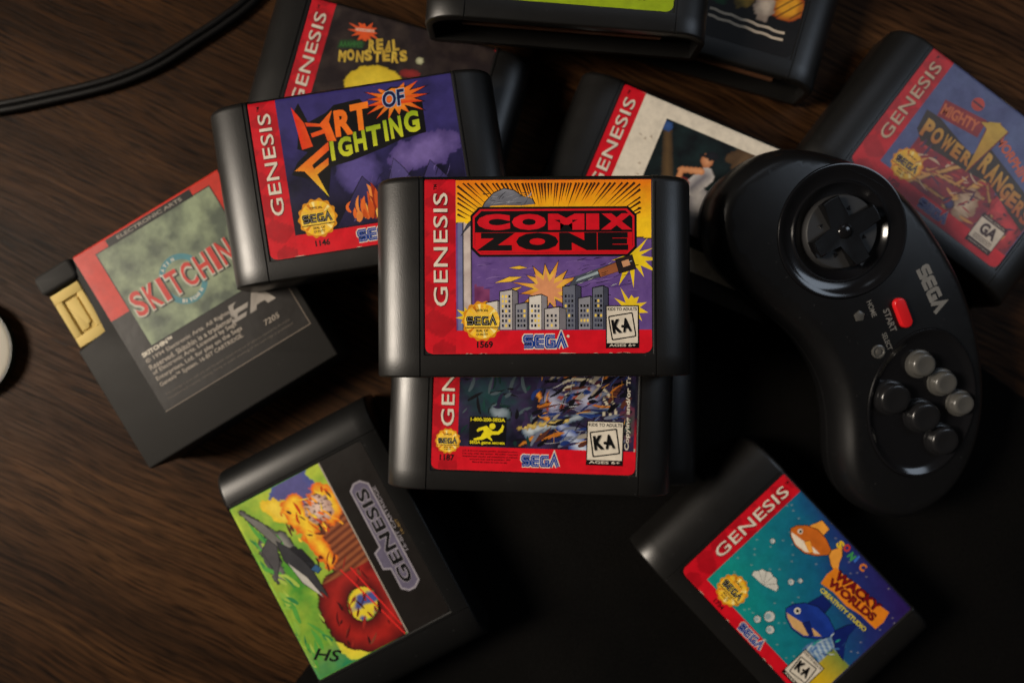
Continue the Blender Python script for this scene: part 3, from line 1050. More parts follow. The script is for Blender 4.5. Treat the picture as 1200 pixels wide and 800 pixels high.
# --- undersea label, lower right
def label_sea(cart):
    pr = Press(cart_surf)
    paper(pr, 'label', sheet_colour(9.0, 5.0, C(50, 40, 90), top=C(96, 36, 110)))
    red_frame(pr, 9.0, 5.0)

    def art(x, y):
        t = (x - 10) / 58
        u = (y - 5) / 48
        c = mix(C(16, 150, 136), C(20, 60, 130), t * .55 + u * .75 + .12 * fbm(x, y, .12, 3))
        c = mix(c, C(44, 26, 92), (t * .7 + u - .95) * 1.4)
        if nz(x, y, 1.4, 77) > .62:
            c = mix(c, WHITE, .35)
        # pale reef at the edge
        d = ell(x, y, 58.5, 18.5, 5, 8, -20) + 1.2 * nz(x, y, .4, 14)
        c = shade(c, d, C(70, 110, 160), C(176, 196, 206) if math.sin(y * 3.2 + x) > 0 else C(96, 130, 176), None, .3, 3)
        if x > 62 - (y - 5) * .1 and y < 22:
            c = mix(C(214, 176, 30), C(120, 140, 60), (y - 10) / 12)
        return c
    pr.grid('artwork', 9.0, 5.0, 69.7, 54.6, .5, art, 2)
    def fish(cx, cy, ln, ht, rot, body, belly, fin, L0):
        P = lambda pts: rotate([(cx + x * ln, cy - y * ht) for x, y in pts], cx, cy, rot)
        pr.shard('artwork', P([(-.42, 0), (-.62, .34), (-.80, .52), (-.72, .1), (-.74, -.12), (-.84, -.5), (-.62, -.32)]), fin, L0)
        pr.shard('artwork', P([(-.15, .32), (-.2, .62), (.02, .74), (.22, .34)]), fin, L0 + .2)
        pr.shard('artwork', P([(.5, .02), (.42, .2), (.24, .36), (0, .42), (-.25, .3), (-.46, .08), (-.46, -.08), (-.25, -.3), (0, -.42), (.24, -.36), (.42, -.18)]), lambda x, y: mix(body, (body[0] * .5, body[1] * .5, body[2] * .55), .4 + .8 * nz(x, y, .35, 3)), L0 + .4)
        pr.poly('artwork', P([(.46, -.06), (.2, -.1), (-.1, -.12), (-.3, -.2), (0, -.38), (.24, -.33), (.4, -.17)]), belly, L0 + .6)
        pr.shard('artwork', P([(.02, .0), (-.16, -.26), (-.1, -.34), (.12, -.12)]), fin, L0 + .8, .2)
        e = P([(.30, .10)])[0]
        pr.disc('artwork', e[0], e[1], ht * .085, WHITE, L0 + 1.0, n=14)
        pr.disc('artwork', e[0] + .1, e[1], ht * .045, INK, L0 + 1.2, n=10)
    fish(25.5, 43.5, 18, 12, 196, C(226, 116, 34), C(236, 220, 196), C(240, 160, 60), 3)
    fish(47.5, 22.5, 21, 15, 200, C(30, 62, 158), C(214, 168, 108), C(18, 34, 104), 3)
    for k in range(5):                    # scallop shell
        a = R(40 + k * 32)
        pr.shard('artwork', [(25, 19), (25 + 5.6 * math.cos(a - .3), 19 + 5.0 * math.sin(a - .3)), (25 + 6.2 * math.cos(a), 19 + 5.6 * math.sin(a)), (25 + 5.6 * math.cos(a + .3), 19 + 5.0 * math.sin(a + .3))], C(206, 204, 194), 3 + k * .15, .22)
    for bx, by, br in ((31.5, 27.5, 1.1), (33.6, 30.4, .8), (15.5, 33, .9), (35.4, 12.6, 2.0), (39.2, 9.4, 1.5), (33.0, 8.6, 1.3)):
        pr.disc('artwork', bx, by, br + .2, INK, 3, n=20)
        pr.disc('artwork', bx, by, br, C(206, 204, 198), 3.3, n=20)
        pr.disc('artwork', bx - br * .2, by - br * .2, br * .6, C(150, 176, 180), 3.6, n=16)
    pr.scatter('artwork', (54, 10, 63, 27), 26, [C(60, 110, 170), C(190, 206, 210), C(40, 150, 140), C(30, 60, 120)], 3.0, 2.6, 57, angle=70, spread=60)
    n = 'title_lettering'
    pr.poly(n, rotate([(39.0, 36.6), (45, 37.2), (52, 36.4), (58, 37.4), (66, 37.0), (66.6, 41), (65.8, 45.2), (58, 44.6), (50, 45.4), (44, 44.6), (39.4, 45.0), (38.6, 41)], 52, 41, 6), C(232, 132, 30), 4)
    DK = C(120, 16, 24)
    pr.text(n, 'WACKY', 41.0, 40.2, 21.5, 4.0, INK, 5, rot=7, bold=.07)
    pr.text(n, 'WACKY', 41.1, 40.4, 21.2, 3.6, DK, 6, rot=7, bold=.03)
    pr.text(n, 'WORLDS', 41.2, 36.6, 22.5, 3.4, INK, 5, rot=7, bold=.06)
    pr.text(n, 'WORLDS', 41.4, 36.8, 22, 3.0, DK, 6, rot=7, bold=.03)
    pr.text(n, 'CREATIVITY STUDIO', 41.2, 33.0, 23, 1.8, C(226, 206, 40), 5, rot=4, bold=.03)
    cols = [C(230, 190, 30), C(206, 60, 40), C(60, 150, 80), C(60, 110, 200), C(210, 120, 40)]
    for i, ch in enumerate("SONIC"):
        pr.text(n, ch, 32.6 + i * 3.1, 49.4 + (.6 if i % 2 else 0), 2.5 if ch != 'I' else .9, 3.0, cols[i], 5, bold=.06, rot=(-8, 10, -6, 4, 8)[i])
    side_lettering(pr, 14.2, 50.2, 2.6, 4.3)
    seal(pr, 18.6, 9.2, 6.0, 4)
    pr.text('number_print', '1754', 16.6, .9, 4.6, 1.8, C(60, 6, 12), 4, bold=.03)
    sega_logo(pr, 'maker_logo', 30.2, .8, 11.6, 3.2, 4)
    rating_ka(pr, 53.6, 1.6, 10.4, 12.6, 4)
    wear(pr, 14, 6)
    finish_label(pr, cart)


c = cartridge('black cartridge with blue-green undersea label, lying alone on the mat at lower right', (86.4, -110.3, MAT_Z), -46.7, 0.983)
label_sea(c)


# --- old style label with green sky artwork, lower left
def label_oldstyle(cart):
    pr = Press(cart_surf)
    paper(pr, 'label', lambda x, y: C(24, 20, 18) if y < 21 else C(96, 160, 60), r=1.8)

    def art(x, y):
        g = fbm(x, y, .08, 4)
        c = mix(C(78, 150, 50), C(178, 196, 64), .45 + g * 1.2 + (x - 30) * .006)
        c = mix(c, C(40, 130, 84), (12 - x) / 16 + g)
        # yellow clouds over a blue gap
        d = ell(x, y, 66, 30, 9, 8, 20) + 5 * fbm(x, y, .13, 7)
        c = shade(c, d, C(70, 84, 150), C(86, 84, 140), None, .3, 3)
        d = ell(x, y, 61, 37, 7, 5, 40) + 4 * fbm(x, y, .15, 9)
        c = shade(c, d, C(230, 190, 40), C(240, 208, 70), None, .3, 3)
        d = ell(x, y, 8, 35, 9, 7, 0) + 4 * fbm(x, y, .14, 11)
        c = shade(c, d, C(206, 206, 60), C(236, 214, 60), None, .3, 3)
        d = ell(x, y, 3, 24, 6, 5, 0) + 3 * fbm(x, y, .2, 12)
        c = shade(c, d, C(60, 80, 150), C(84, 96, 160), None, .3, 3)
        # dark red coil
        d = ell(x, y, 16, 27, 17.5, 15.5, 20) + .9 * nz(x, y, .3, 13)
        d = max(d, -ell(x, y, 17.2, 26.6, 6.2, 5.4, -20))
        d = min(d, capsule(x, y, 30, 24, 50, 22, 7.4, 5.6) + 1.0 * nz(x, y, .4, 14))
        c2 = shade(c, d, C(70, 14, 16), C(168, 34, 28), C(50, 12, 12), .5, 5)
        if d < -.6 and x > 30:
            c2 = mix(C(92, 40, 26), C(156, 88, 52), .5 + .5 * math.sin((x + y * .2) * 2.6))
        c = c2
        if ell(x, y, 17.2, 26.6, 6.0, 5.2, -20) < 0:
            c = mix(C(230, 206, 50), C(70, 84, 150), .5 + 3 * nz(x, y, .25, 15)) if x < 21 else C(232, 206, 50)
        # flames
        d = min(capsule(x, y, 60, 33, 36, 30, 4.6, 2.4), ell(x, y, 56, 22, 8, 6, 0)) + 2.6 * fbm(x, y, .28, 16)
        c = shade(c, d, C(226, 92, 20), C(248, 204, 50), None, .3, 3.2)
        d = ell(x, y, 55.5, 25, 5.6, 5.0, 20) + 1.4 * nz(x, y, .5, 17)
        if d < 0:
            c = mix(C(178, 140, 126), C(226, 196, 180), -d / 3)
            if nz(x, y, .9, 18) > .2:
                c = C(70, 34, 30)
        # grey flying machine seen from above
        d = min(capsule(x, y, 67, 50.5, 50, 42, 1.0, 2.4), capsule(x, y, 52, 42.5, 26, 36.6, 3.2, .4)) + .4 * nz(x, y, .7, 19)
        c = shade(c, d, C(54, 54, 56), C(140, 138, 132), INK, .35, 2.4)
        d = max(capsule(x, y, 52, 48, 40, 49, 3.4, 2.4), -capsule(x, y, 48, 51.6, 38, 53, 1.2)) + .9 * nz(x, y, .8, 20)
        c = shade(c, d, C(64, 62, 64), C(120, 118, 114), INK, .3, 2)
        d = capsule(x, y, 46, 40, 37, 36, 1.6, 1.0)
        c = shade(c, d, C(20, 20, 24), C(50, 52, 60), None, .3, 2)
        return c
    pr.grid('artwork', 0.2, 17.5, 69.8, 56.2, .5, art, 2)
    pr.rect('artwork', .2, 17.0, 69.8, 17.5, C(160, 150, 138), 2)
    pr.scatter('artwork', (46, 19, 62, 38), 46, [C(248, 210, 60), C(232, 110, 20), C(196, 60, 16), C(250, 170, 40), C(84, 40, 30)], 4.0, 2.6, 61, angle=20, spread=90)
    pr.scatter('artwork', (3, 20, 40, 38), 40, [C(96, 18, 18), C(150, 36, 28), C(60, 12, 14), C(130, 60, 40)], 4.5, 2.6, 63, angle=-20, spread=90)
    pr.scatter('artwork', (3, 42, 64, 55), 46, [C(84, 160, 64), C(140, 184, 70), C(48, 130, 70), C(170, 196, 80)], 7.0, 2.6, 65, angle=15, spread=50)
    for k, (q, cc) in enumerate([([(68, 51.4), (58, 47.6), (50, 44.8), (51, 42.2), (60, 45.4)], C(112, 110, 106)), ([(54, 46.4), (51, 50.4), (40, 53.4), (44, 49.6), (38, 51), (45, 46.4), (50, 44.8)], C(78, 76, 78)),
                                 ([(52, 44.0), (44, 44.8), (34, 41.0), (25, 36.6), (36, 37.2), (46, 40.0)], C(54, 54, 58)), ([(43, 44.0), (34, 42.4), (26, 38.2), (35, 40.2)], C(190, 186, 176)), ([(47, 41.0), (41, 38.4), (39, 35.4), (45, 37.2)], C(30, 30, 36)), ([(37, 37.6), (34.6, 36.0), (35.4, 34.2), (37.8, 35.2)], C(50, 90, 130))]):
        pr.shard('artwork', q, cc, 5.2 + k * .14)
    for a, b in (((-0, 18.2), (32, 28.2)), ((4, 17.8), (31, 24.6))):
        pr.stroke('artwork', [(max(.4, a[0]), a[1]), b], .5, C(226, 40, 36), 4)
    n = 'side_lettering'
    pl, pl2 = C(150, 144, 152), C(98, 92, 112)
    pr.poly(n, [(13.4, 7.0), (15.4, 4.4), (55, 4.4), (57.4, 7.0), (57.4, 9.6), (55.4, 12.0), (32.6, 12.0), (31.4, 14.6), (24.6, 14.6), (23.4, 12.0), (15.4, 12.0), (13.4, 9.6)], pl, 4)
    pr.poly(n, [(14.1, 7.2), (15.8, 5.0), (54.7, 5.0), (56.7, 7.2), (56.7, 9.4), (55.0, 11.4), (32.2, 11.4), (30.9, 14.0), (25.1, 14.0), (23.8, 11.4), (15.8, 11.4), (14.1, 9.4)], pl2, 5)
    pr.text(n, 'GENESIS', 16.4, 5.9, 38, 4.9, pl, 6, bold=.06, space=1.05)
    pr.text(n, 'GENESIS', 16.6, 6.1, 37.6, 4.4, INK, 7, bold=.025, space=1.05)
    pr.text(n, '16-BIT CARTRIDGE', 27, 2.9, 26, 1.2, pl, 5)
    pr.text('fine_print', '16-BIT', 33, 1.5, 6, .9, C(150, 120, 70), 4)
    # initials written by hand with a marker
    mk = 'marker_initials'
    pr.text(mk, 'HS', 7.6, 52.2, 10.0, 4.4, INK, 5, rot=-123, bold=.02, shear=.25)
    finish_label(pr, cart)


c = cartridge('glossy black cartridge with green sky artwork and sideways grey lettering, lower left', (-39.6, -68.2, MAT_Z + .02), 117.84, 1.02, mat=M_CART_SMOOTH)
label_oldstyle(c)


# --- blue and red label, far right
def label_bolt(cart):
    pr = Press(cart_surf)
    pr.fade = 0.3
    paper(pr, 'label', sheet_colour(9.6, 6.6, C(60, 80, 130), top=C(40, 60, 110)))
    red_frame(pr, 9.6, 6.6)

    def art(x, y):
        c = mix(C(48, 72, 128), C(84, 112, 164), .5 + .6 * fbm(x, y, .1, 2))
        d = (y - 26) + (x - 40) * .12 + 4 * fbm(x, y, .14, 3)
        if d < 0 and x > 16:
            c = mix(C(150, 36, 40), C(110, 40, 60), .5 + fbm(x, y, .2, 4))
        for a, b, w in (((22, 6), (42, 32), 1.1), ((26, 15), (50, 19), .8), ((24, 9), (46, 10), .7), ((40, 8), (46, 24), 1.6), ((48, 24), (60, 12), .7)):
            e = capsule(x, y, *a, *b, w) + .3 * nz(x, y, .6, 5)
            c = shade(c, e, C(150, 100, 46), C(214, 168, 96), C(60, 24, 24), .3, 1)
        e = ell(x, y, 46, 13, 4.2, 7, 0) + 1.4 * nz(x, y, .5, 6)
        c = shade(c, e, C(150, 120, 90), C(206, 186, 160), None, .3, 3)
        e = ell(x, y, 40.5, 9.5, 2.4, 2.0, 0)
        c = shade(c, e, C(30, 40, 80), C(60, 76, 130), INK, .3, 2)
        e = min(ell(x, y, 57, 20, 4.4, 5.4, 20), ell(x, y, 64, 14, 5, 8, 0)) + 1.5 * nz(x, y, .45, 7)
        c = shade(c, e, C(140, 24, 36), C(206, 60, 64), INK, .3, 3)
        return c
    pr.grid('artwork', 9.6, 6.6, 69.7, 55.2, .5, art, 2)
    pr.scatter('artwork', (18, 8, 67, 24), 70, [C(150, 40, 46), C(206, 150, 80), C(84, 34, 50), C(176, 60, 60), C(60, 50, 80), C(200, 176, 150)], 4.6, 2.6, 71, angle=40, spread=120)
    n = 'title_lettering'
    pr.disc(n, 26.5, 46.5, 2.6, C(196, 70, 54), 4, n=20)
    pr.rect(n, 24.2, 46.1, 28.8, 46.9, C(60, 40, 60), 5)
    pr.poly(n, [(12.0, 33.2), (18, 33.6), (36, 29.5), (40, 36), (66, 29), (69.4, 28), (69.4, 17.5), (62, 20), (48, 25), (40, 23.4), (28, 22.6), (18, 21.6), (13.4, 25)], C(22, 44, 36), 4)
    pr.poly(n, [(15.4, 40.4), (33, 43.6), (34, 36.2), (16.6, 33.6)], C(140, 36, 40), 4.4)
    OR = lambda x, y: mix(C(170, 84, 34), C(200, 160, 66), (y - 22) / 9)
    pr.text(n, 'MIGHTY', 17.0, 34.8, 15.4, 4.6, C(206, 110, 60), 5, rot=9, bold=.04)
    pr.text(n, 'MORPHIN', 40.2, 39.2, 19, 4.0, C(206, 96, 56), 5, rot=-20, bold=.04)
    for i, ch in enumerate('POWER'):
        pr.text(n, ch, 14.6 + i * 4.7, 23.8 + i * .25, 4.2, 7.4 - i * .5, INK, 4.8, bold=.1, shear=-.1)
        pr.text(n, ch, 14.6 + i * 4.7, 23.8 + i * .25, 4.2, 7.2 - i * .5, OR, 5.4, bold=.05, shear=-.1)
    for i, ch in enumerate('RANGERS'):
        pr.text(n, ch, 41.0 + i * 4.1, 26.4 - i * 1.05, 3.7, 8.2 - i * .4, INK, 4.8, bold=.1)
        pr.text(n, ch, 41.0 + i * 4.1, 26.4 - i * 1.05, 3.7, 8.0 - i * .4, OR, 5.4, bold=.05)
    bolt = [(32.4, 54.6), (39.6, 54.6), (37.8, 45.6), (42.0, 45.0), (38.2, 22.6), (35.0, 41.0), (31.6, 41.8)]
    pr.poly(n, [(x + .5 * (1 if x > 37 else -1), y) for x, y in bolt], C(110, 30, 36), 6)
    pr.poly(n, bolt, lambda x, y: mix(C(186, 132, 34), C(218, 190, 66), (y - 22) / 30), 6.6)
    side_lettering(pr, 14.4, 49.6, 2.7, 4.5, col=C(206, 186, 160))
    seal(pr, 18.7, 11.7, 6.2, 4)
    pr.text('number_print', '1720', 16.4, 2.2, 4.8, 2.0, C(80, 10, 20), 4, bold=.03)
    sega_logo(pr, 'maker_logo', 31.2, 1.6, 12.4, 3.6, 4, outline=C(150, 140, 150))
    rating_ga(pr, 53.4, 2.4, 11.4, 12.6)
    finish_label(pr, cart)


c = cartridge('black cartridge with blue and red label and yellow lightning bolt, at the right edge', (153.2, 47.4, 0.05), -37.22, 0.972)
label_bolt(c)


# --- white sports label with a photo, behind the controller
def label_sports(cart):
    pr = Press(cart_surf)
    paper(pr, 'label', lambda x, y: RED if x < 8.3 else C(222, 212, 194))
    pr.grid('side_strip', .25, 2.4, 8.5, 56.2, .6, lambda x, y: mix(RED, RED2, .15), 1)

    def photo(x, y):
        c = mix(C(9, 11, 13), C(26, 44, 44), .3 + fbm(x, y, .13, 3))
        d = capsule(x, y, 21, 44, 30, 22, 1.6, 2.6)
        c = shade(c, d, C(60, 46, 30), C(96, 74, 46), None, .3, 2)
        d = ell(x, y, 20.2, 45.5, 2, 2)
        c = shade(c, d, C(40, 70, 120), C(60, 90, 150), None, .3, 2)
        d = ell(x, y, 52, 44, 7, 5) + 2 * nz(x, y, .3, 6)
        c = shade(c, d, C(70, 50, 30), C(96, 74, 50), None, .3, 3)
        # a ball player in mid swing
        d = capsule(x, y, 41, 26, 45, 16, 3.6, 4.0)
        c = shade(c, d, C(150, 146, 150), C(206, 200, 196), None, .3, 3)
        d = capsule(x, y, 40, 34, 37, 28, 3.2, 3.0)
        c = shade(c, d, C(196, 190, 186), C(120, 116, 122), None, .3, 3)
        d = min(capsule(x, y, 38, 35, 31, 33, 1.3, 1.1), capsule(x, y, 31, 33, 31.4, 29.6, 1.1, 1.1))
        c = shade(c, d, C(190, 120, 74), C(222, 158, 110), None, .3, 1.4)
        d = ell(x, y, 38.6, 39.6, 2.3, 2.7)
        c = shade(c, d, C(176, 110, 70), C(216, 154, 112), None, .3, 2)
        d = min(ell(x, y, 39.6, 41.6, 2.6, 1.6, 10), capsule(x, y, 37, 40.9, 35.4, 40.4, .5))
        c = shade(c, d, C(20, 20, 24), C(34, 34, 40), None, .3, 2)
        d = ell(x, y, 33.4, 28.4, 2.4, 2.4)
        c = shade(c, d, C(120, 40, 36), C(84, 46, 30), None, .3, 2)
        d = capsule(x, y, 34, 25, 31, 12, 2.6, 2.2)
        c = shade(c, d, C(28, 28, 34), C(54, 54, 62), None, .3, 2)
        return c
    pr.grid('artwork', 19, 8, 66, 48, .5, photo, 2)
    rnd = random.Random(6)
    for k in range(5):
        x, y = rnd.uniform(11, 17), rnd.uniform(18, 44)
        pr.poly('scuff', [(x, y), (x + rnd.uniform(.6, 2), y + rnd.uniform(-.4, .4)), (x + rnd.uniform(.5, 1.6), y + rnd.uniform(.3, 1.4))], C(176, 160, 140), 3)
    side_lettering(pr, 14.2, 49.6, 2.0, 4.3)
    sega_logo(pr, 'maker_logo', 24, 2.4, 13, 3.8, 4, outline=None)
    seal(pr, 14, 10, 5.2, 4)
    finish_label(pr, cart)


c = cartridge('black cartridge with cream sports label and dark photo, half hidden behind the controller', (53.6, 31.4, 0.05), -22.9, 1.02)
label_sports(c)


# --- black label with yellow lettering, top left
def label_creatures(cart):
    pr = Press(cart_surf)
    pr.fade = 0.08
    paper(pr, 'label', sheet_colour(9.0, 7.2, C(24, 22, 22), top=RED))
    red_frame(pr, 9.0, 7.2)

    def art(x, y):
        c = mix(C(10, 10, 12), C(58, 50, 44), .22 + fbm(x, y, .16, 2) + .1 * nz(x, y, .8, 3))
        d = ell(x, y, 31, 28, 12, 8.5, 10) + .6 * nz(x, y, .3, 4)
        c = shade(c, d, C(206, 176, 30), C(228, 200, 50), INK, .4, 4)
        d = ell(x, y, 44.2, 42.1, 1.7, 1.7)
        c = shade(c, d, C(150, 150, 110), C(196, 196, 160), INK, .3, 1.4)
        d = ell(x, y, 42, 36.5, 4, 1.6, 10)
        c = shade(c, d, C(110, 24, 26), C(150, 40, 36), None, .3, 1.4)
        return c
    pr.grid('artwork', 9.0, 7.2, 69.6, 54.0, .5, art, 2)
    n = 'title_lettering'
    pr.star(n, 21.9, 46.8, 5.6, 3.2, 12, C(226, 86, 30), 4, jit=.25, seed=3, sy=.72, rot=.2)
    pr.text(n, 'NICKELODEON', 18.4, 46.2, 7, 1.1, WHITE, 5, rot=10, bold=.03)
    pr.poly(n, [(13.6, 38.2), (22.8, 40.6), (23.4, 43.6), (18, 42.8), (14.0, 41.4)], C(24, 60, 30), 4)
    pr.text(n, 'AAAHH!!!', 14.4, 38.9, 8.4, 2.2, C(46, 110, 50), 5, rot=15, bold=.03)
    YL = lambda x, y: mix(C(176, 140, 40), C(226, 194, 76), .5 + nz(x, y, .6))
    for i, ch in enumerate('REAL'):
        pr.text(n, ch, 25.0 + i * 2.9, 40.4 + i * .7 + (i % 2) * .3, 2.5, 4.2, YL, 5, rot=(12, 18, 10, 20)[i], bold=.05)
    for i, ch in enumerate('MONSTERS'):
        pr.text(n, ch, 15.4 + i * 3.15, 33.6 + i * .82 + (i % 2) * .35, 2.8, 4.2, YL, 5, rot=(10, 18, 12, 20, 14, 18, 12, 22)[i], bold=.055)
    side_lettering(pr, 14.2, 49.2, 2.4, 4.4)
    seal(pr, 17, 11, 6, 4)
    wear(pr, 8)
    finish_label(pr, cart)


c = cartridge('black cartridge with black label and yellow hand-drawn title, under the purple one at top left', (-55.0, 65.9, 0.05), -15.95, 1.012)
label_creatures(c)


# --- lime label, top edge
def label_lime(cart):
    pr = Press(cart_surf)
    G = C(152, 176, 18)
    paper(pr, 'label', G)
    pr.grid('artwork', 3, 8, 67, 52, 1.0, lambda x, y: mix(C(40, 60, 30), C(120, 150, 30), .5 + fbm(x, y, .1, 5)), 2)
    pr.text('fine_print', 'FOR PLAY ON THE SEGA GENESIS™ SYSTEM', 20, 3.2, 40, 1.3, C(30, 34, 8), 3, bold=.02)
    finish_label(pr, cart)


c = cartridge('black cartridge with lime green label, connector edge facing the viewer at the top edge', (20.2, 114.6, 19.2), -4.5, 0.99, slot=True)
label_lime(c)


# --- black label with gold emblem, top edge right
def label_emblem(cart):
    pr = Press(cart_surf)
    paper(pr, 'label', C(20, 18, 18))

    def art(x, y):
        c = C(16, 15, 15)
        d = ell(x, y, 64, 18.5, 6.4, 5.4, 20) + .9 * nz(x, y, .4, 2)
        c = shade(c, d, C(150, 56, 18), C(226, 160, 40), None, .3, 3)
        if d < -.8 and abs(math.sin((x - y) * .8)) < .25:
            c = C(60, 26, 10)
        d = ell(x, y, 55.5, 16.5, 4.0, 5.2, 0) + 1.0 * nz(x, y, .5, 3)
        c = shade(c, d, C(140, 124, 112), C(206, 190, 172), None, .3, 3)
        d = ell(x, y, 47, 18, 4.0, 4.6, 0) + 1.4 * nz(x, y, .5, 4)
        c = shade(c, d, C(96, 76, 24), C(176, 146, 60), None, .3, 3)
        d = ell(x, y, 38, 15.5, 4.0, 2.6, 0) + 1.2 * nz(x, y, .5, 5)
        c = shade(c, d, C(14, 60, 34), C(30, 110, 60), None, .3, 3)
        return c
    pr.grid('artwork', 22, 10.5, 69.6, 54, .6, art, 2)
    for y0, s in ((10.2, 0), (7.6, .4)):
        pts = [(36 + i * 2.1, y0 - i * .12 + .25 * math.sin(i * 1.9 + s)) for i in range(15)]
        pr.stroke('script_lettering', pts, .95, C(206, 190, 168), 3)
    finish_label(pr, cart)


c = cartridge('black cartridge with black label and small gold emblem, partly under the lime label cartridge', (69.9, 114.6, 0.05), -16, 1.0, slot=True)
label_emblem(c)

# ------------------------------------------------------------------ the squarer charcoal cartridge with the yellow tab
SX, SY, SA = -134.9, -47.6, 31.3
sk = thing('tabbed_game_cartridge', 'square charcoal cartridge with yellow tab and red and green label at left', 'cartridge', (SX, SY, 0.05), SA, 'loose game cartridges')
W2, H2 = 82.5, 82.4
out = [(0, 0), (W2, 0), (W2, H2), (15.8, H2), (15.8, 75.0), (13.6, 75.0), (13.6, 51.6), (0.0, 51.6)]
link('body', from_bm('body', prism(out, 0, TH, 0.9, 3), 40), sk, M_CART_GREY)
link('tab_floor', from_bm('tab_floor', prism(rrect(0.6, 50.5, 14.4, 76.0), 0.2, 9.0, 0.5, 2), 40), sk, M_CART_GREY)
cap = prism(rrect(-0.6, 74.9, 15.6, 83.2, 2.2), 1.0, TH + .5, 1.6, 4, True)
link('corner_cap', from_bm('corner_cap', cap, 40), sk, M_CART_GREY)
# yellow tab: a block with a framed recess and a notch in it
tab = link('yellow_tab', from_bm('yellow_tab', prism(rrect(1.0, 52.3, 13.0, 74.4), 9.0, TH - 1.8, 0.5, 2), 40), sk, M_YELLOW)
tab['label'] = 'bright yellow plastic tab'
fr = bmesh.new()
bars = [((1.0, 52.3), (13.0, 56.2)), ((1.0, 70.6), (13.0, 74.4)), ((1.0, 56.2), (3.9, 70.6)), ((10.3, 56.2), (13.0, 70.6))]
for k, (a, b_) in enumerate(bars):
    link('frame_bar', from_bm('frame_bar', prism(rrect(a[0], a[1], b_[0], b_[1]), TH - 1.8, TH - .9, 0.25, 2), 40), tab, M_YELLOW)
fr.free()
link('notch_block', from_bm('notch_block', prism([(4.7, 57.2), (8.0, 57.2), (8.0, 58.8), (9.5, 58.8), (9.5, 69.6), (4.7, 69.6)], TH - 1.8, TH - 1.2, 0.2, 2), 40), tab, M_YELLOW)


def sk_surf(x, y, h):
    s = y - (H2 - .9)
    if s > 0:
        a = min(s / .9, 1.5)
        return (x, H2 - .9 + (.9 + h) * math.sin(a), TH - .9 + (.9 + h) * math.cos(a))
    return (x, y, TH + h)


pr = Press(sk_surf)
BLK = C(21, 16, 13)
pr.rect('label', 16.4, 15.2, 79.4, 81.4, BLK, 0)
ED = C(118, 106, 94)
pr.stroke('worn_edge', [(16.4, 15.2), (79.4, 15.2), (79.4, 46)], .32, ED, .5)
RR = C(196, 46, 30)
pr.rect('red_border', 16.5, 54.2, 25.0, 78.0, RR, 1)
pr.rect('red_border', 73.4, 52.0, 79.3, 78.0, RR, 1)
pr.grid('red_border', 16.5, 78.0, 79.3, 82.9, .35, RR, 1)


def halftone(x, y):
    n = fbm(x, y, .07, 3) + .5 * fbm(x, y, .17, 9)
    base = mix(C(84, 93, 80), C(138, 152, 122), .5 + 1.3 * n)
    t = .5 + .5 * math.sin(x * 5.2) * math.sin(y * 5.2)
    return mix(base, mix(C(78, 90, 76), C(158, 170, 136), .5 + 1.5 * n), t * .8)


pr.rect('artwork', 24.4, 38.6, 74.0, 78.7, INK, 2)
pr.grid('artwork', 24.8, 39.0, 73.6, 78.3, .33, halftone, 3)
pr.rect('maker_strip', 30.2, 78.2, 66.8, 81.3, INK, 4)
pr.text('maker_strip', 'ELECTRONIC ARTS', 34.5, 79.1, 28, 1.4, C(150, 140, 128), 5, bold=.02)
n = 'title_lettering'
for r_, c_, l_ in ((9.6, C(70, 130, 140), 4), (7.4, halftone, 5)):
    pr.disc(n, 47.7, 54.0, r_ * .92, c_, l_, ry=r_, n=48)
for i, ch in enumerate('BITCHIN'):
    a = R(235 + i * 11)
    pr.text(n, ch, 47.7 + 8.4 * .92 * math.cos(a) - .4, 54 + 8.4 * math.sin(a) - .5, 1.1 if ch != 'I' else .4, 1.3, WHITE, 6, rot=math.degrees(a) + 90, bold=.04)
for i, ch in enumerate('SKATIN'):
    a = R(155 - i * 13)
    pr.text(n, ch, 47.7 + 8.0 * .92 * math.cos(a) - .4, 54 + 8.0 * math.sin(a) - .5, 1.1 if ch != 'I' else .4, 1.3, WHITE, 6, rot=math.degrees(a) - 90, bold=.04)
xs = [26.2, 32.2, 38.2, 41.6, 47.6, 54.0, 60.2, 63.6, 70.2]
for i, ch in enumerate('SKITCHIN'):
    w = 2.0 if ch == 'I' else 4.8
    hh = 9.6 - .5 * math.cos((xs[i] - 48) / 12)
    for dx, dy, bo, cc, ll in ((.5, -.5, .13, C(40, 44, 40), 6), (0, 0, .1, C(188, 186, 170), 7), (.25, .25, .035, C(196, 54, 46), 8)):
        pr.text(n, ch, xs[i] + dx - (bo * 3 if bo > .05 else 0), 49.6 + dy - (bo * 3 if bo > .05 else 0), w + (bo * 6 if bo > .05 else 0), hh + (bo * 6 if bo > .05 else 0), cc, ll + (i % 2) * .3, bold=bo * .6)
GR = C(172, 160, 146)
pr.text('fine_print', 'SKITCHIN™', 19.8, 36.6, 13, 1.7, WHITE, 4, bold=.04)
for k, s in enumerate(('© 1994 Electronic Arts. All Rights', 'Reserved. Skitchin is a trademark', 'of Electronic Arts. Licensed by Sega', 'Enterprises, Ltd. for play on the Sega', 'Genesis™ System. 16-BIT CARTRIDGE.')):
    pr.text('fine_print', s, 19.8, 33.6 - k * 2.5, 36 + (k % 2), 2.0, GR, 4, bold=.01)
for k, s in enumerate(('This cartridge is to be used only with the system named above and all rights are reserved by the maker', 'Unauthorized copying, renting, hiring or public showing of this cartridge is prohibited')):
    pr.text('fine_print', s, 19.8, 20.0 - k * 1.8, 54, 1.1, C(96, 86, 76), 4)
pr.text('number_print', '7205', 64.8, 23.2, 6.4, 2.0, GR, 4, shear=.2)
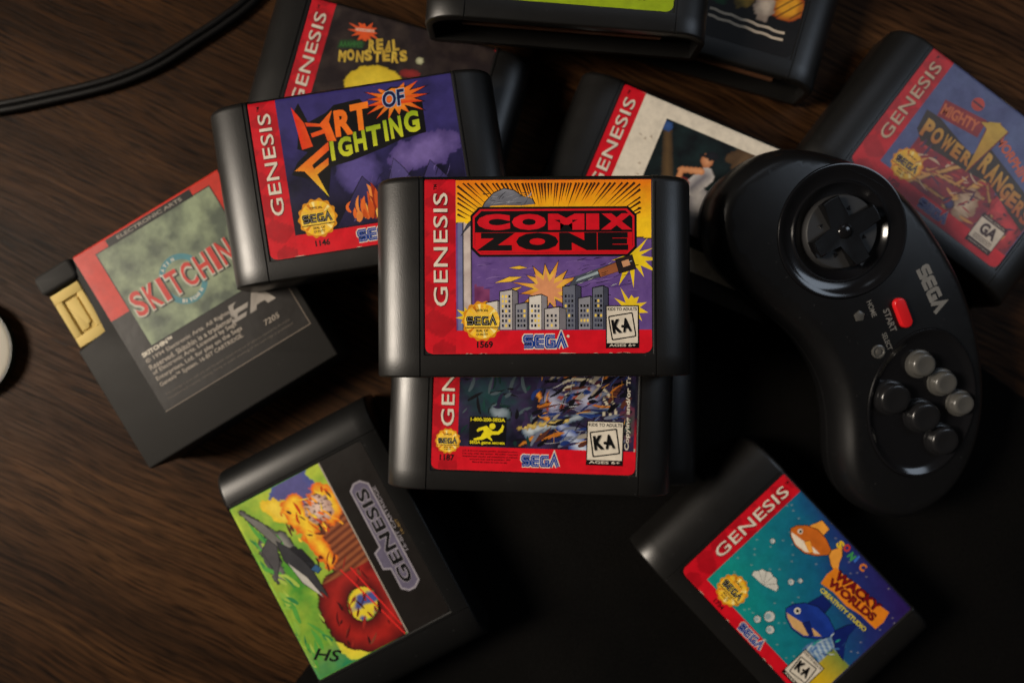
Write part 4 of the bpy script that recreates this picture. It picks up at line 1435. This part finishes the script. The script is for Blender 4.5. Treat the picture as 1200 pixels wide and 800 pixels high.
SV = lambda x, y: mix(C(112, 106, 100), C(176, 168, 158), .5 + .8 * nz(x, y, .5))
for q in ([(54.6, 30.0), (60.4, 30.0), (61.6, 31.4), (57.6, 31.4), (58.4, 32.6), (62.6, 32.6), (63.8, 34.2), (57.6, 34.2), (58.2, 35.6), (60, 36.6), (56.6, 36.6)],
          [(62.2, 30.0), (66.6, 36.6), (70.2, 36.6), (73.4, 30.0), (70.0, 30.0), (69.4, 31.6), (66.0, 31.6), (65.0, 30.0)]):
    pr.poly('maker_logo', q, SV, 4)
finish_label(pr, sk)

# ------------------------------------------------------------------ the controller
ctl = thing('game_controller', 'black curved game controller with directional pad and red start button', 'controller', (0, 0, 0))
ex, ey, ez = Vector((.4248, -.8959, -.1302)), Vector((.9035, .4286, -.001)), Vector((.0567, -.1172, .9915))
mw = Matrix(((ex.x, ey.x, ez.x, 122.06 * MM), (ex.y, ey.y, ez.y, 4.58 * MM), (ex.z, ey.z, ez.z, 22.6 * MM), (0, 0, 0, 1)))
loc_, rot_, sc_ = mw.decompose()
ctl.location = loc_
ctl.rotation_euler = rot_.to_euler()
OUT = [(-56.49, -34.8), (-65.13, -29.47), (-69.33, -21.04), (-71.19, -8.97), (-69.39, 1.27), (-63.16, 12.1), (-54.54, 21.78), (-45.09, 29.59), (-34.35, 35.01), (-19.46, 39.02), (-4.69, 41.52), (10.09, 42.06), (25.19, 40.48), (37.68, 37.41), (49.93, 32.66), (60.84, 25.51), (69.08, 16.39), (73.74, 6.71), (74.97, -6.08), (71.51, -14.92), (63.61, -22.0), (53.68, -25.32), (42.69, -24.22), (30.4, -19.38), (17.87, -16.2), (5.74, -16.29), (-6.45, -19.05), (-16.41, -23.98), (-26.81, -29.3), (-37.64, -34.32), (-46.88, -36.18)]


def smooth_loop(pts, per=4, passes=5):
    n = len(pts)
    o = []
    for i in range(n):
        p0, p1, p2, p3 = pts[i - 1], pts[i], pts[(i + 1) % n], pts[(i + 2) % n]
        for k in range(per):
            t = k / per
            o.append(tuple(.5 * (2 * p1[d] + (p2[d] - p0[d]) * t + (2 * p0[d] - 5 * p1[d] + 4 * p2[d] - p3[d]) * t * t + (3 * p1[d] - p0[d] - 3 * p2[d] + p3[d]) * t ** 3) for d in (0, 1)))
    for _ in range(passes):
        o = [tuple((o[i - 1][d] + 2 * o[i][d] + o[(i + 1) % len(o)][d]) / 4 for d in (0, 1)) for i in range(len(o))]
    return o[::-1]                        # counter-clockwise


loop = smooth_loop(OUT)
NL = len(loop)
lnor = []
for i in range(NL):
    a, c_ = loop[i - 1], loop[(i + 1) % NL]
    tx, ty = nrm(c_[0] - a[0], c_[1] - a[1])
    lnor.append((ty, -tx))
DP = (-35.4, 5.3, 23.0)
OV = (33.0, 9.9, 27.0, 20.0, -29.0)
SPINE = [(-58, -12), (-35, 3), (0, 13), (33, 8), (58, -6)]


def dome(x, y):
    d = min(capsule(x, y, *SPINE[i], *SPINE[i + 1], 0) for i in range(4))
    t = min(1, d / 36)
    return 2.0 * (1 - t * t) ** 1.5


def ztop(x, y):
    return 9.2 + dome(x, y)


rings = [(13, -12.0, 0), (7, -11.6, 0), (3.0, -9.6, 0), (.9, -6.0, 0), (.1, -2.2, 0), (0, -.7, 0), (.35, -.55, 0), (.35, -.1, 0), (.05, .1, 0), (.25, 2.6, .1), (1.0, 5.0, .3), (2.2, 7.0, .6), (3.8, 8.5, .85), (5.4, 9.2, 1)]
verts, faces = [], []
for ins, z, wgt in rings:
    for (x, y), (nx, ny) in zip(loop, lnor):
        px, py = x - nx * ins, y - ny * ins
        verts.append((px, py, z + wgt * dome(px, py)))
for k in range(len(rings) - 1):
    for i in range(NL):
        j = (i + 1) % NL
        faces.append((k * NL + i, k * NL + j, (k + 1) * NL + j, (k + 1) * NL + i))
faces.append(tuple(range(NL))[::-1])
# top sheet with the two openings cut out
last = [Vector((verts[(len(rings) - 1) * NL + i][0], verts[(len(rings) - 1) * NL + i][1])) for i in range(NL)]
pts = list(last)
edges = [(i, (i + 1) % NL) for i in range(NL)]


def ellipse(cx, cy, a, b, rot, n):
    return rotate([(cx + a * math.cos(2 * math.pi * i / n), cy + b * math.sin(2 * math.pi * i / n)) for i in range(n)], cx, cy, rot)


holes = [ellipse(DP[0], DP[1], DP[2], DP[2], 0, 72), ellipse(OV[0], OV[1], OV[2], OV[3], OV[4], 72)]
for h_ in holes:
    b0 = len(pts)
    pts += [Vector(p) for p in h_]
    edges += [(b0 + i, b0 + (i + 1) % len(h_)) for i in range(len(h_))]


def in_poly(x, y, poly):
    r_ = False
    for i in range(len(poly)):
        x1, y1 = poly[i - 1]
        x2, y2 = poly[i]
        if (y1 > y) != (y2 > y) and x < (x2 - x1) * (y - y1) / (y2 - y1) + x1:
            r_ = not r_
    return r_


lastp = [(p.x, p.y) for p in last]
for i in range(-34, 37):
    for j in range(-18, 22):
        x, y = i * 2.1, j * 2.1
        if in_poly(x, y, lastp) and math.hypot(x - DP[0], y - DP[1]) > DP[2] + 1 and ell(x, y, OV[0], OV[1], OV[2] + 1, OV[3] + 1, OV[4]) > 0:
            if min(math.hypot(x - p[0], y - p[1]) for p in lastp) > 1.0:
                pts.append(Vector((x, y)))
cv, ce, cf, *_ = delaunay_2d_cdt(pts, edges, [], 0, 1e-5)
b0 = len(verts)
verts += [(p.x, p.y, ztop(p.x, p.y)) for p in cv]
for f in cf:
    mx, my = sum(cv[i].x for i in f) / len(f), sum(cv[i].y for i in f) / len(f)
    if in_poly(mx, my, lastp) and not in_poly(mx, my, holes[0]) and not in_poly(mx, my, holes[1]):
        faces.append(tuple(b0 + i for i in f))
me = mesh_of('body', verts, faces)
bm = bmesh.new()
bm.from_mesh(me)
bmesh.ops.remove_doubles(bm, verts=bm.verts, dist=2e-6)
bmesh.ops.recalc_face_normals(bm, faces=bm.faces)
bm.to_mesh(me)
bm.free()
me.polygons.foreach_set('use_smooth', [True] * len(me.polygons))
me.set_sharp_from_angle(angle=R(50))
link('body', me, ctl, M_PAD)

# bowl round the directional pad
zc = ztop(DP[0] + 18, DP[1] + 18)
seg = 96
bowl = [(23.0, None), (22.6, .35), (22.0, .35), (20.5, -.35), (18.6, -1.0), (17.4, -1.1), (17.0, -.75), (16.5, -.8), (15.6, -1.9), (14.2, -3.0), (13.0, -3.5), (0.01, -3.6)]
verts, faces = [], []
for r_, z in bowl:
    for i in range(seg):
        a = 2 * math.pi * i / seg
        x, y = DP[0] + r_ * math.cos(a), DP[1] + r_ * math.sin(a)
        t = max(0, (r_ - 17) / 6)
        zb = ztop(x, y) * t + zc * (1 - t)
        verts.append((x, y, zb - .6 if z is None else zb + z))
for k in range(len(bowl) - 1):
    for i in range(seg):
        j = (i + 1) % seg
        faces.append((k * seg + i, k * seg + j, (k + 1) * seg + j, (k + 1) * seg + i))
link('pad_bowl', mesh_of('pad_bowl', [v for v in verts], [f[::-1] for f in faces], 35), ctl, M_GLOSS)
# directional pad: disc of four sectors, raised cross, centre boss
ZD = zc - .4
dp = link('directional_pad', mesh_of('directional_pad', *lathe([(12.6, ZD - 3.2), (12.6, ZD - .5), (12.2, ZD), (0.01, ZD + .1)], 72, DP[0], DP[1])), ctl, M_DPAD)
for p in dp.data.polygons:
    p.use_smooth = True
dp.data.set_sharp_from_angle(angle=R(40))
aw, ar = 3.1, 12.3
cross = []
for k in range(4):
    a = k * 90 + 7
    for (u, v) in ((aw, -aw), (ar * .97, -aw), (ar, 0), (ar * .97, aw)):
        if (u, v) == (aw, -aw):
            continue
        cross.append(rotate([(u, v)], 0, 0, a)[0])
    cross.append(rotate([(aw, aw)], 0, 0, a)[0])
cross = [(DP[0] + x, DP[1] + y) for x, y in cross]
bm = prism(cross, ZD - .2, ZD + 1.5, 0.5, 3, True)
cap = max(bm.faces, key=lambda f: f.calc_center_median().z + f.calc_area() * 1e-3)
bmesh.ops.poke(bm, faces=[cap])
for v in bm.verts:                        # the cross is dished: its tips stand higher than its middle
    if v.co.z > ZD + .4:
        v.co.z += 1.5 * (math.hypot(v.co.x - DP[0], v.co.y - DP[1]) / 12) ** 2
link('pad_cross', from_bm('pad_cross', bm, 40), dp, M_CROSS)
prof = [(2.6, ZD + 1.2), (2.5, ZD + 1.9), (2.0, ZD + 2.3), (1.1, ZD + 2.55), (.01, ZD + 2.6)]
link('pad_boss', mesh_of('pad_boss', *lathe(prof, 32, DP[0], DP[1]), 60), dp, M_GLOSS)
for k in range(4):
    a = R(k * 90 + 52)
    px, py = DP[0] + 8.2 * math.cos(a), DP[1] + 8.2 * math.sin(a)
    tri = rotate([(px + .8, py), (px - .6, py + .8), (px - .6, py - .8)], px, py, math.degrees(a))
    link('pad_arrow', from_bm('pad_arrow', prism(tri, ZD - .1, ZD + .32, .08, 1, True)), dp, M_GLOSS)
# glossy oval plate under the buttons
verts, faces = [], []
pl = [(1.0, -.6), (.99, .45), (.97, .55), (.945, .3), (.90, -.6), (.84, -.9), (.6, -1.0), (.3, -1.0), (.001, -1.0)]
for s, z in pl:
    for p in ellipse(OV[0], OV[1], OV[2] * s, OV[3] * s, OV[4], 72):
        verts.append((p[0], p[1], (ztop(*p) if s > .9 else ztop(*p) * (s / .9) + 10.6 * (1 - s / .9)) + z))
for k in range(len(pl) - 1):
    for i in range(72):
        j = (i + 1) % 72
        faces.append((k * 72 + i, k * 72 + j, (k + 1) * 72 + j, (k + 1) * 72 + i))
link('button_plate', mesh_of('button_plate', verts, [f[::-1] for f in faces], 35), ctl, M_GLOSS)


def button(x, y, r_, h_, mat, lab):
    z0 = 9.6
    z1 = ztop(x, y) + h_
    pf = [(r_ + .9, z0 + .1), (r_ + .85, z0 + .75), (r_ + .15, z0 + .8), (r_, z0 + .9), (r_, z1 - .9), (r_ - .3, z1 - .35), (r_ - .9, z1), (r_ * .6, z1 - .12), (.01, z1 - .22)]
    o = link('button', mesh_of('button', *lathe(pf, 40, x, y), 45), ctl, mat)
    o['label'] = lab


for (x, y, r_, h_) in ((19.38, 14.21, 4.2, 2.2), (29.11, 19.3, 4.1, 2.2), (39.2, 22.74, 3.9, 2.2)):
    button(x, y, r_, h_, M_BTN_GREY, 'small grey round button')
for (x, y, r_, h_) in ((26.15, .53, 5.4, 2.4), (37.21, 8.11, 5.3, 2.4), (48.52, 11.71, 5.0, 2.4)):
    button(x, y, r_, h_, M_BTN_BLACK, 'large black round button')
sb = link('start_button', from_bm('start_button', prism(rrect(-6.3, 11.9, 4.7, 16.1, 2.05), 9.0, ztop(0, 14) + 1.5, .8, 4, True), 40), ctl, M_RED)
sb['label'] = 'red pill-shaped start button'
hb = prism([(-6.06 + 2.0 * math.cos(R(a)), .08 + 2.0 * math.sin(R(a))) for a in range(90, 450, 72)], 9, ztop(-6, 0) + .35, .2, 2, True)
link('home_button', from_bm('home_button', hb, 40), ctl, M_BTN_GREY)
link('select_button', mesh_of('select_button', *lathe([(2.4, 9.5), (2.4, ztop(8.5, 1.8) + .3), (1.9, ztop(8.5, 1.8) + .45), (1.5, ztop(8.5, 1.8) + .1), (1.1, ztop(8.5, 1.8) + .1), (.9, ztop(8.5, 1.8) + .5), (.01, ztop(8.5, 1.8) + .55)], 32, 8.51, 1.81), 40), ctl, M_BTN_GREY)


def ctl_surf(x, y, h):
    return (x, y, ztop(x, y) + h + .02)


pr = Press(ctl_surf)
GT = C(112, 110, 106)
pr.text('lettering', 'START', -4.4, 8.2, 8.6, 2.3, GT, 0, bold=.02)
pr.text('lettering', 'HOME', -9.6, 4.0, 6.0, 1.8, GT, 0, bold=.015)
pr.text('lettering', 'SELECT', 3.2, 5.0, 6.4, 1.7, GT, 0, bold=.015)
sega_logo(pr, 'maker_logo', -12.0, 24.2, 16.8, 5.0, 0, rot=3, blue=C(120, 118, 114), outline=None, inline=False)
pr.build(ctl)

# ------------------------------------------------------------------ cable and round lid on the left
def tube(name, pts, r_, parent, mat, seg=10):
    path = []
    n_ = len(pts)
    for i in range(n_ - 1):
        p0, p1, p2, p3 = pts[max(0, i - 1)], pts[i], pts[i + 1], pts[min(n_ - 1, i + 2)]
        for k in range(8):
            t = k / 8
            path.append(Vector([.5 * (2 * p1[d] + (p2[d] - p0[d]) * t + (2 * p0[d] - 5 * p1[d] + 4 * p2[d] - p3[d]) * t * t + (3 * p1[d] - p0[d] - 3 * p2[d] + p3[d]) * t ** 3) for d in range(3)]))
    path.append(Vector(pts[-1]))
    vs, fs = [], []
    for i, p in enumerate(path):
        t = (path[min(i + 1, len(path) - 1)] - path[max(i - 1, 0)]).normalized()
        s = t.cross(Vector((0, 0, 1))).normalized()
        u = s.cross(t)
        for k in range(seg):
            a = 2 * math.pi * k / seg
            q = p + s * (r_ * math.cos(a)) + u * (r_ * math.sin(a))
            vs.append((q.x, q.y, q.z))
    for i in range(len(path) - 1):
        for k in range(seg):
            j = (k + 1) % seg
            fs.append((i * seg + k, i * seg + j, (i + 1) * seg + j, (i + 1) * seg + k))
    fs.append(tuple(range(seg)))
    fs.append(tuple((len(path) - 1) * seg + k for k in range(seg)))
    return link(name, mesh_of(name, vs, fs, 60), parent, mat)


cab = thing('cable', 'black twin-strand cable curving across the upper left corner of the table', 'cable', (0, 0, 0))
ctr = [(-225.7, 92.0), (-205.2, 93.7), (-186.0, 97.5), (-166.9, 101.9), (-153.9, 106.0), (-141.2, 111.8), (-128.2, 120.0), (-115.6, 128.2), (-104.0, 137.5), (-90.6, 153.9)]
for side in (-1, 1):
    line = []
    for i, p in enumerate(ctr):
        a, b_ = ctr[max(0, i - 1)], ctr[min(len(ctr) - 1, i + 1)]
        tx, ty = nrm(b_[0] - a[0], b_[1] - a[1])
        off = 1.2 * side
        line.append((p[0] - ty * off, p[1] + tx * off, 1.5 + (.6 if side > 0 else 0)))
    tube('cable_strand', line, 1.5, cab, M_CABLE)

lid = thing('round_lid', 'round cream lid with dark green rim at the left edge of the table', 'lid', (-218.9, -3.4, 0))
M_CREAM = plastic('cream_lid', (0.50, 0.46, 0.37), 0.4, 0.05, dust=False)
M_RIM = plastic('dark_green_rim', (0.012, 0.02, 0.012), 0.3, 0.05, dust=False)
link('lid_top', mesh_of('lid_top', *lathe([(19.6, 3.2), (19.2, 4.0), (18.2, 4.3), (.01, 4.3)], 72), 40), lid, M_CREAM)
link('rim', mesh_of('rim', *lathe([(17.5, .1), (19.2, 1.0), (19.9, 2.4), (20.0, 3.5), (19.8, 3.9), (19.5, 3.9), (19.5, 2.6)], 72), 40), lid, M_RIM)
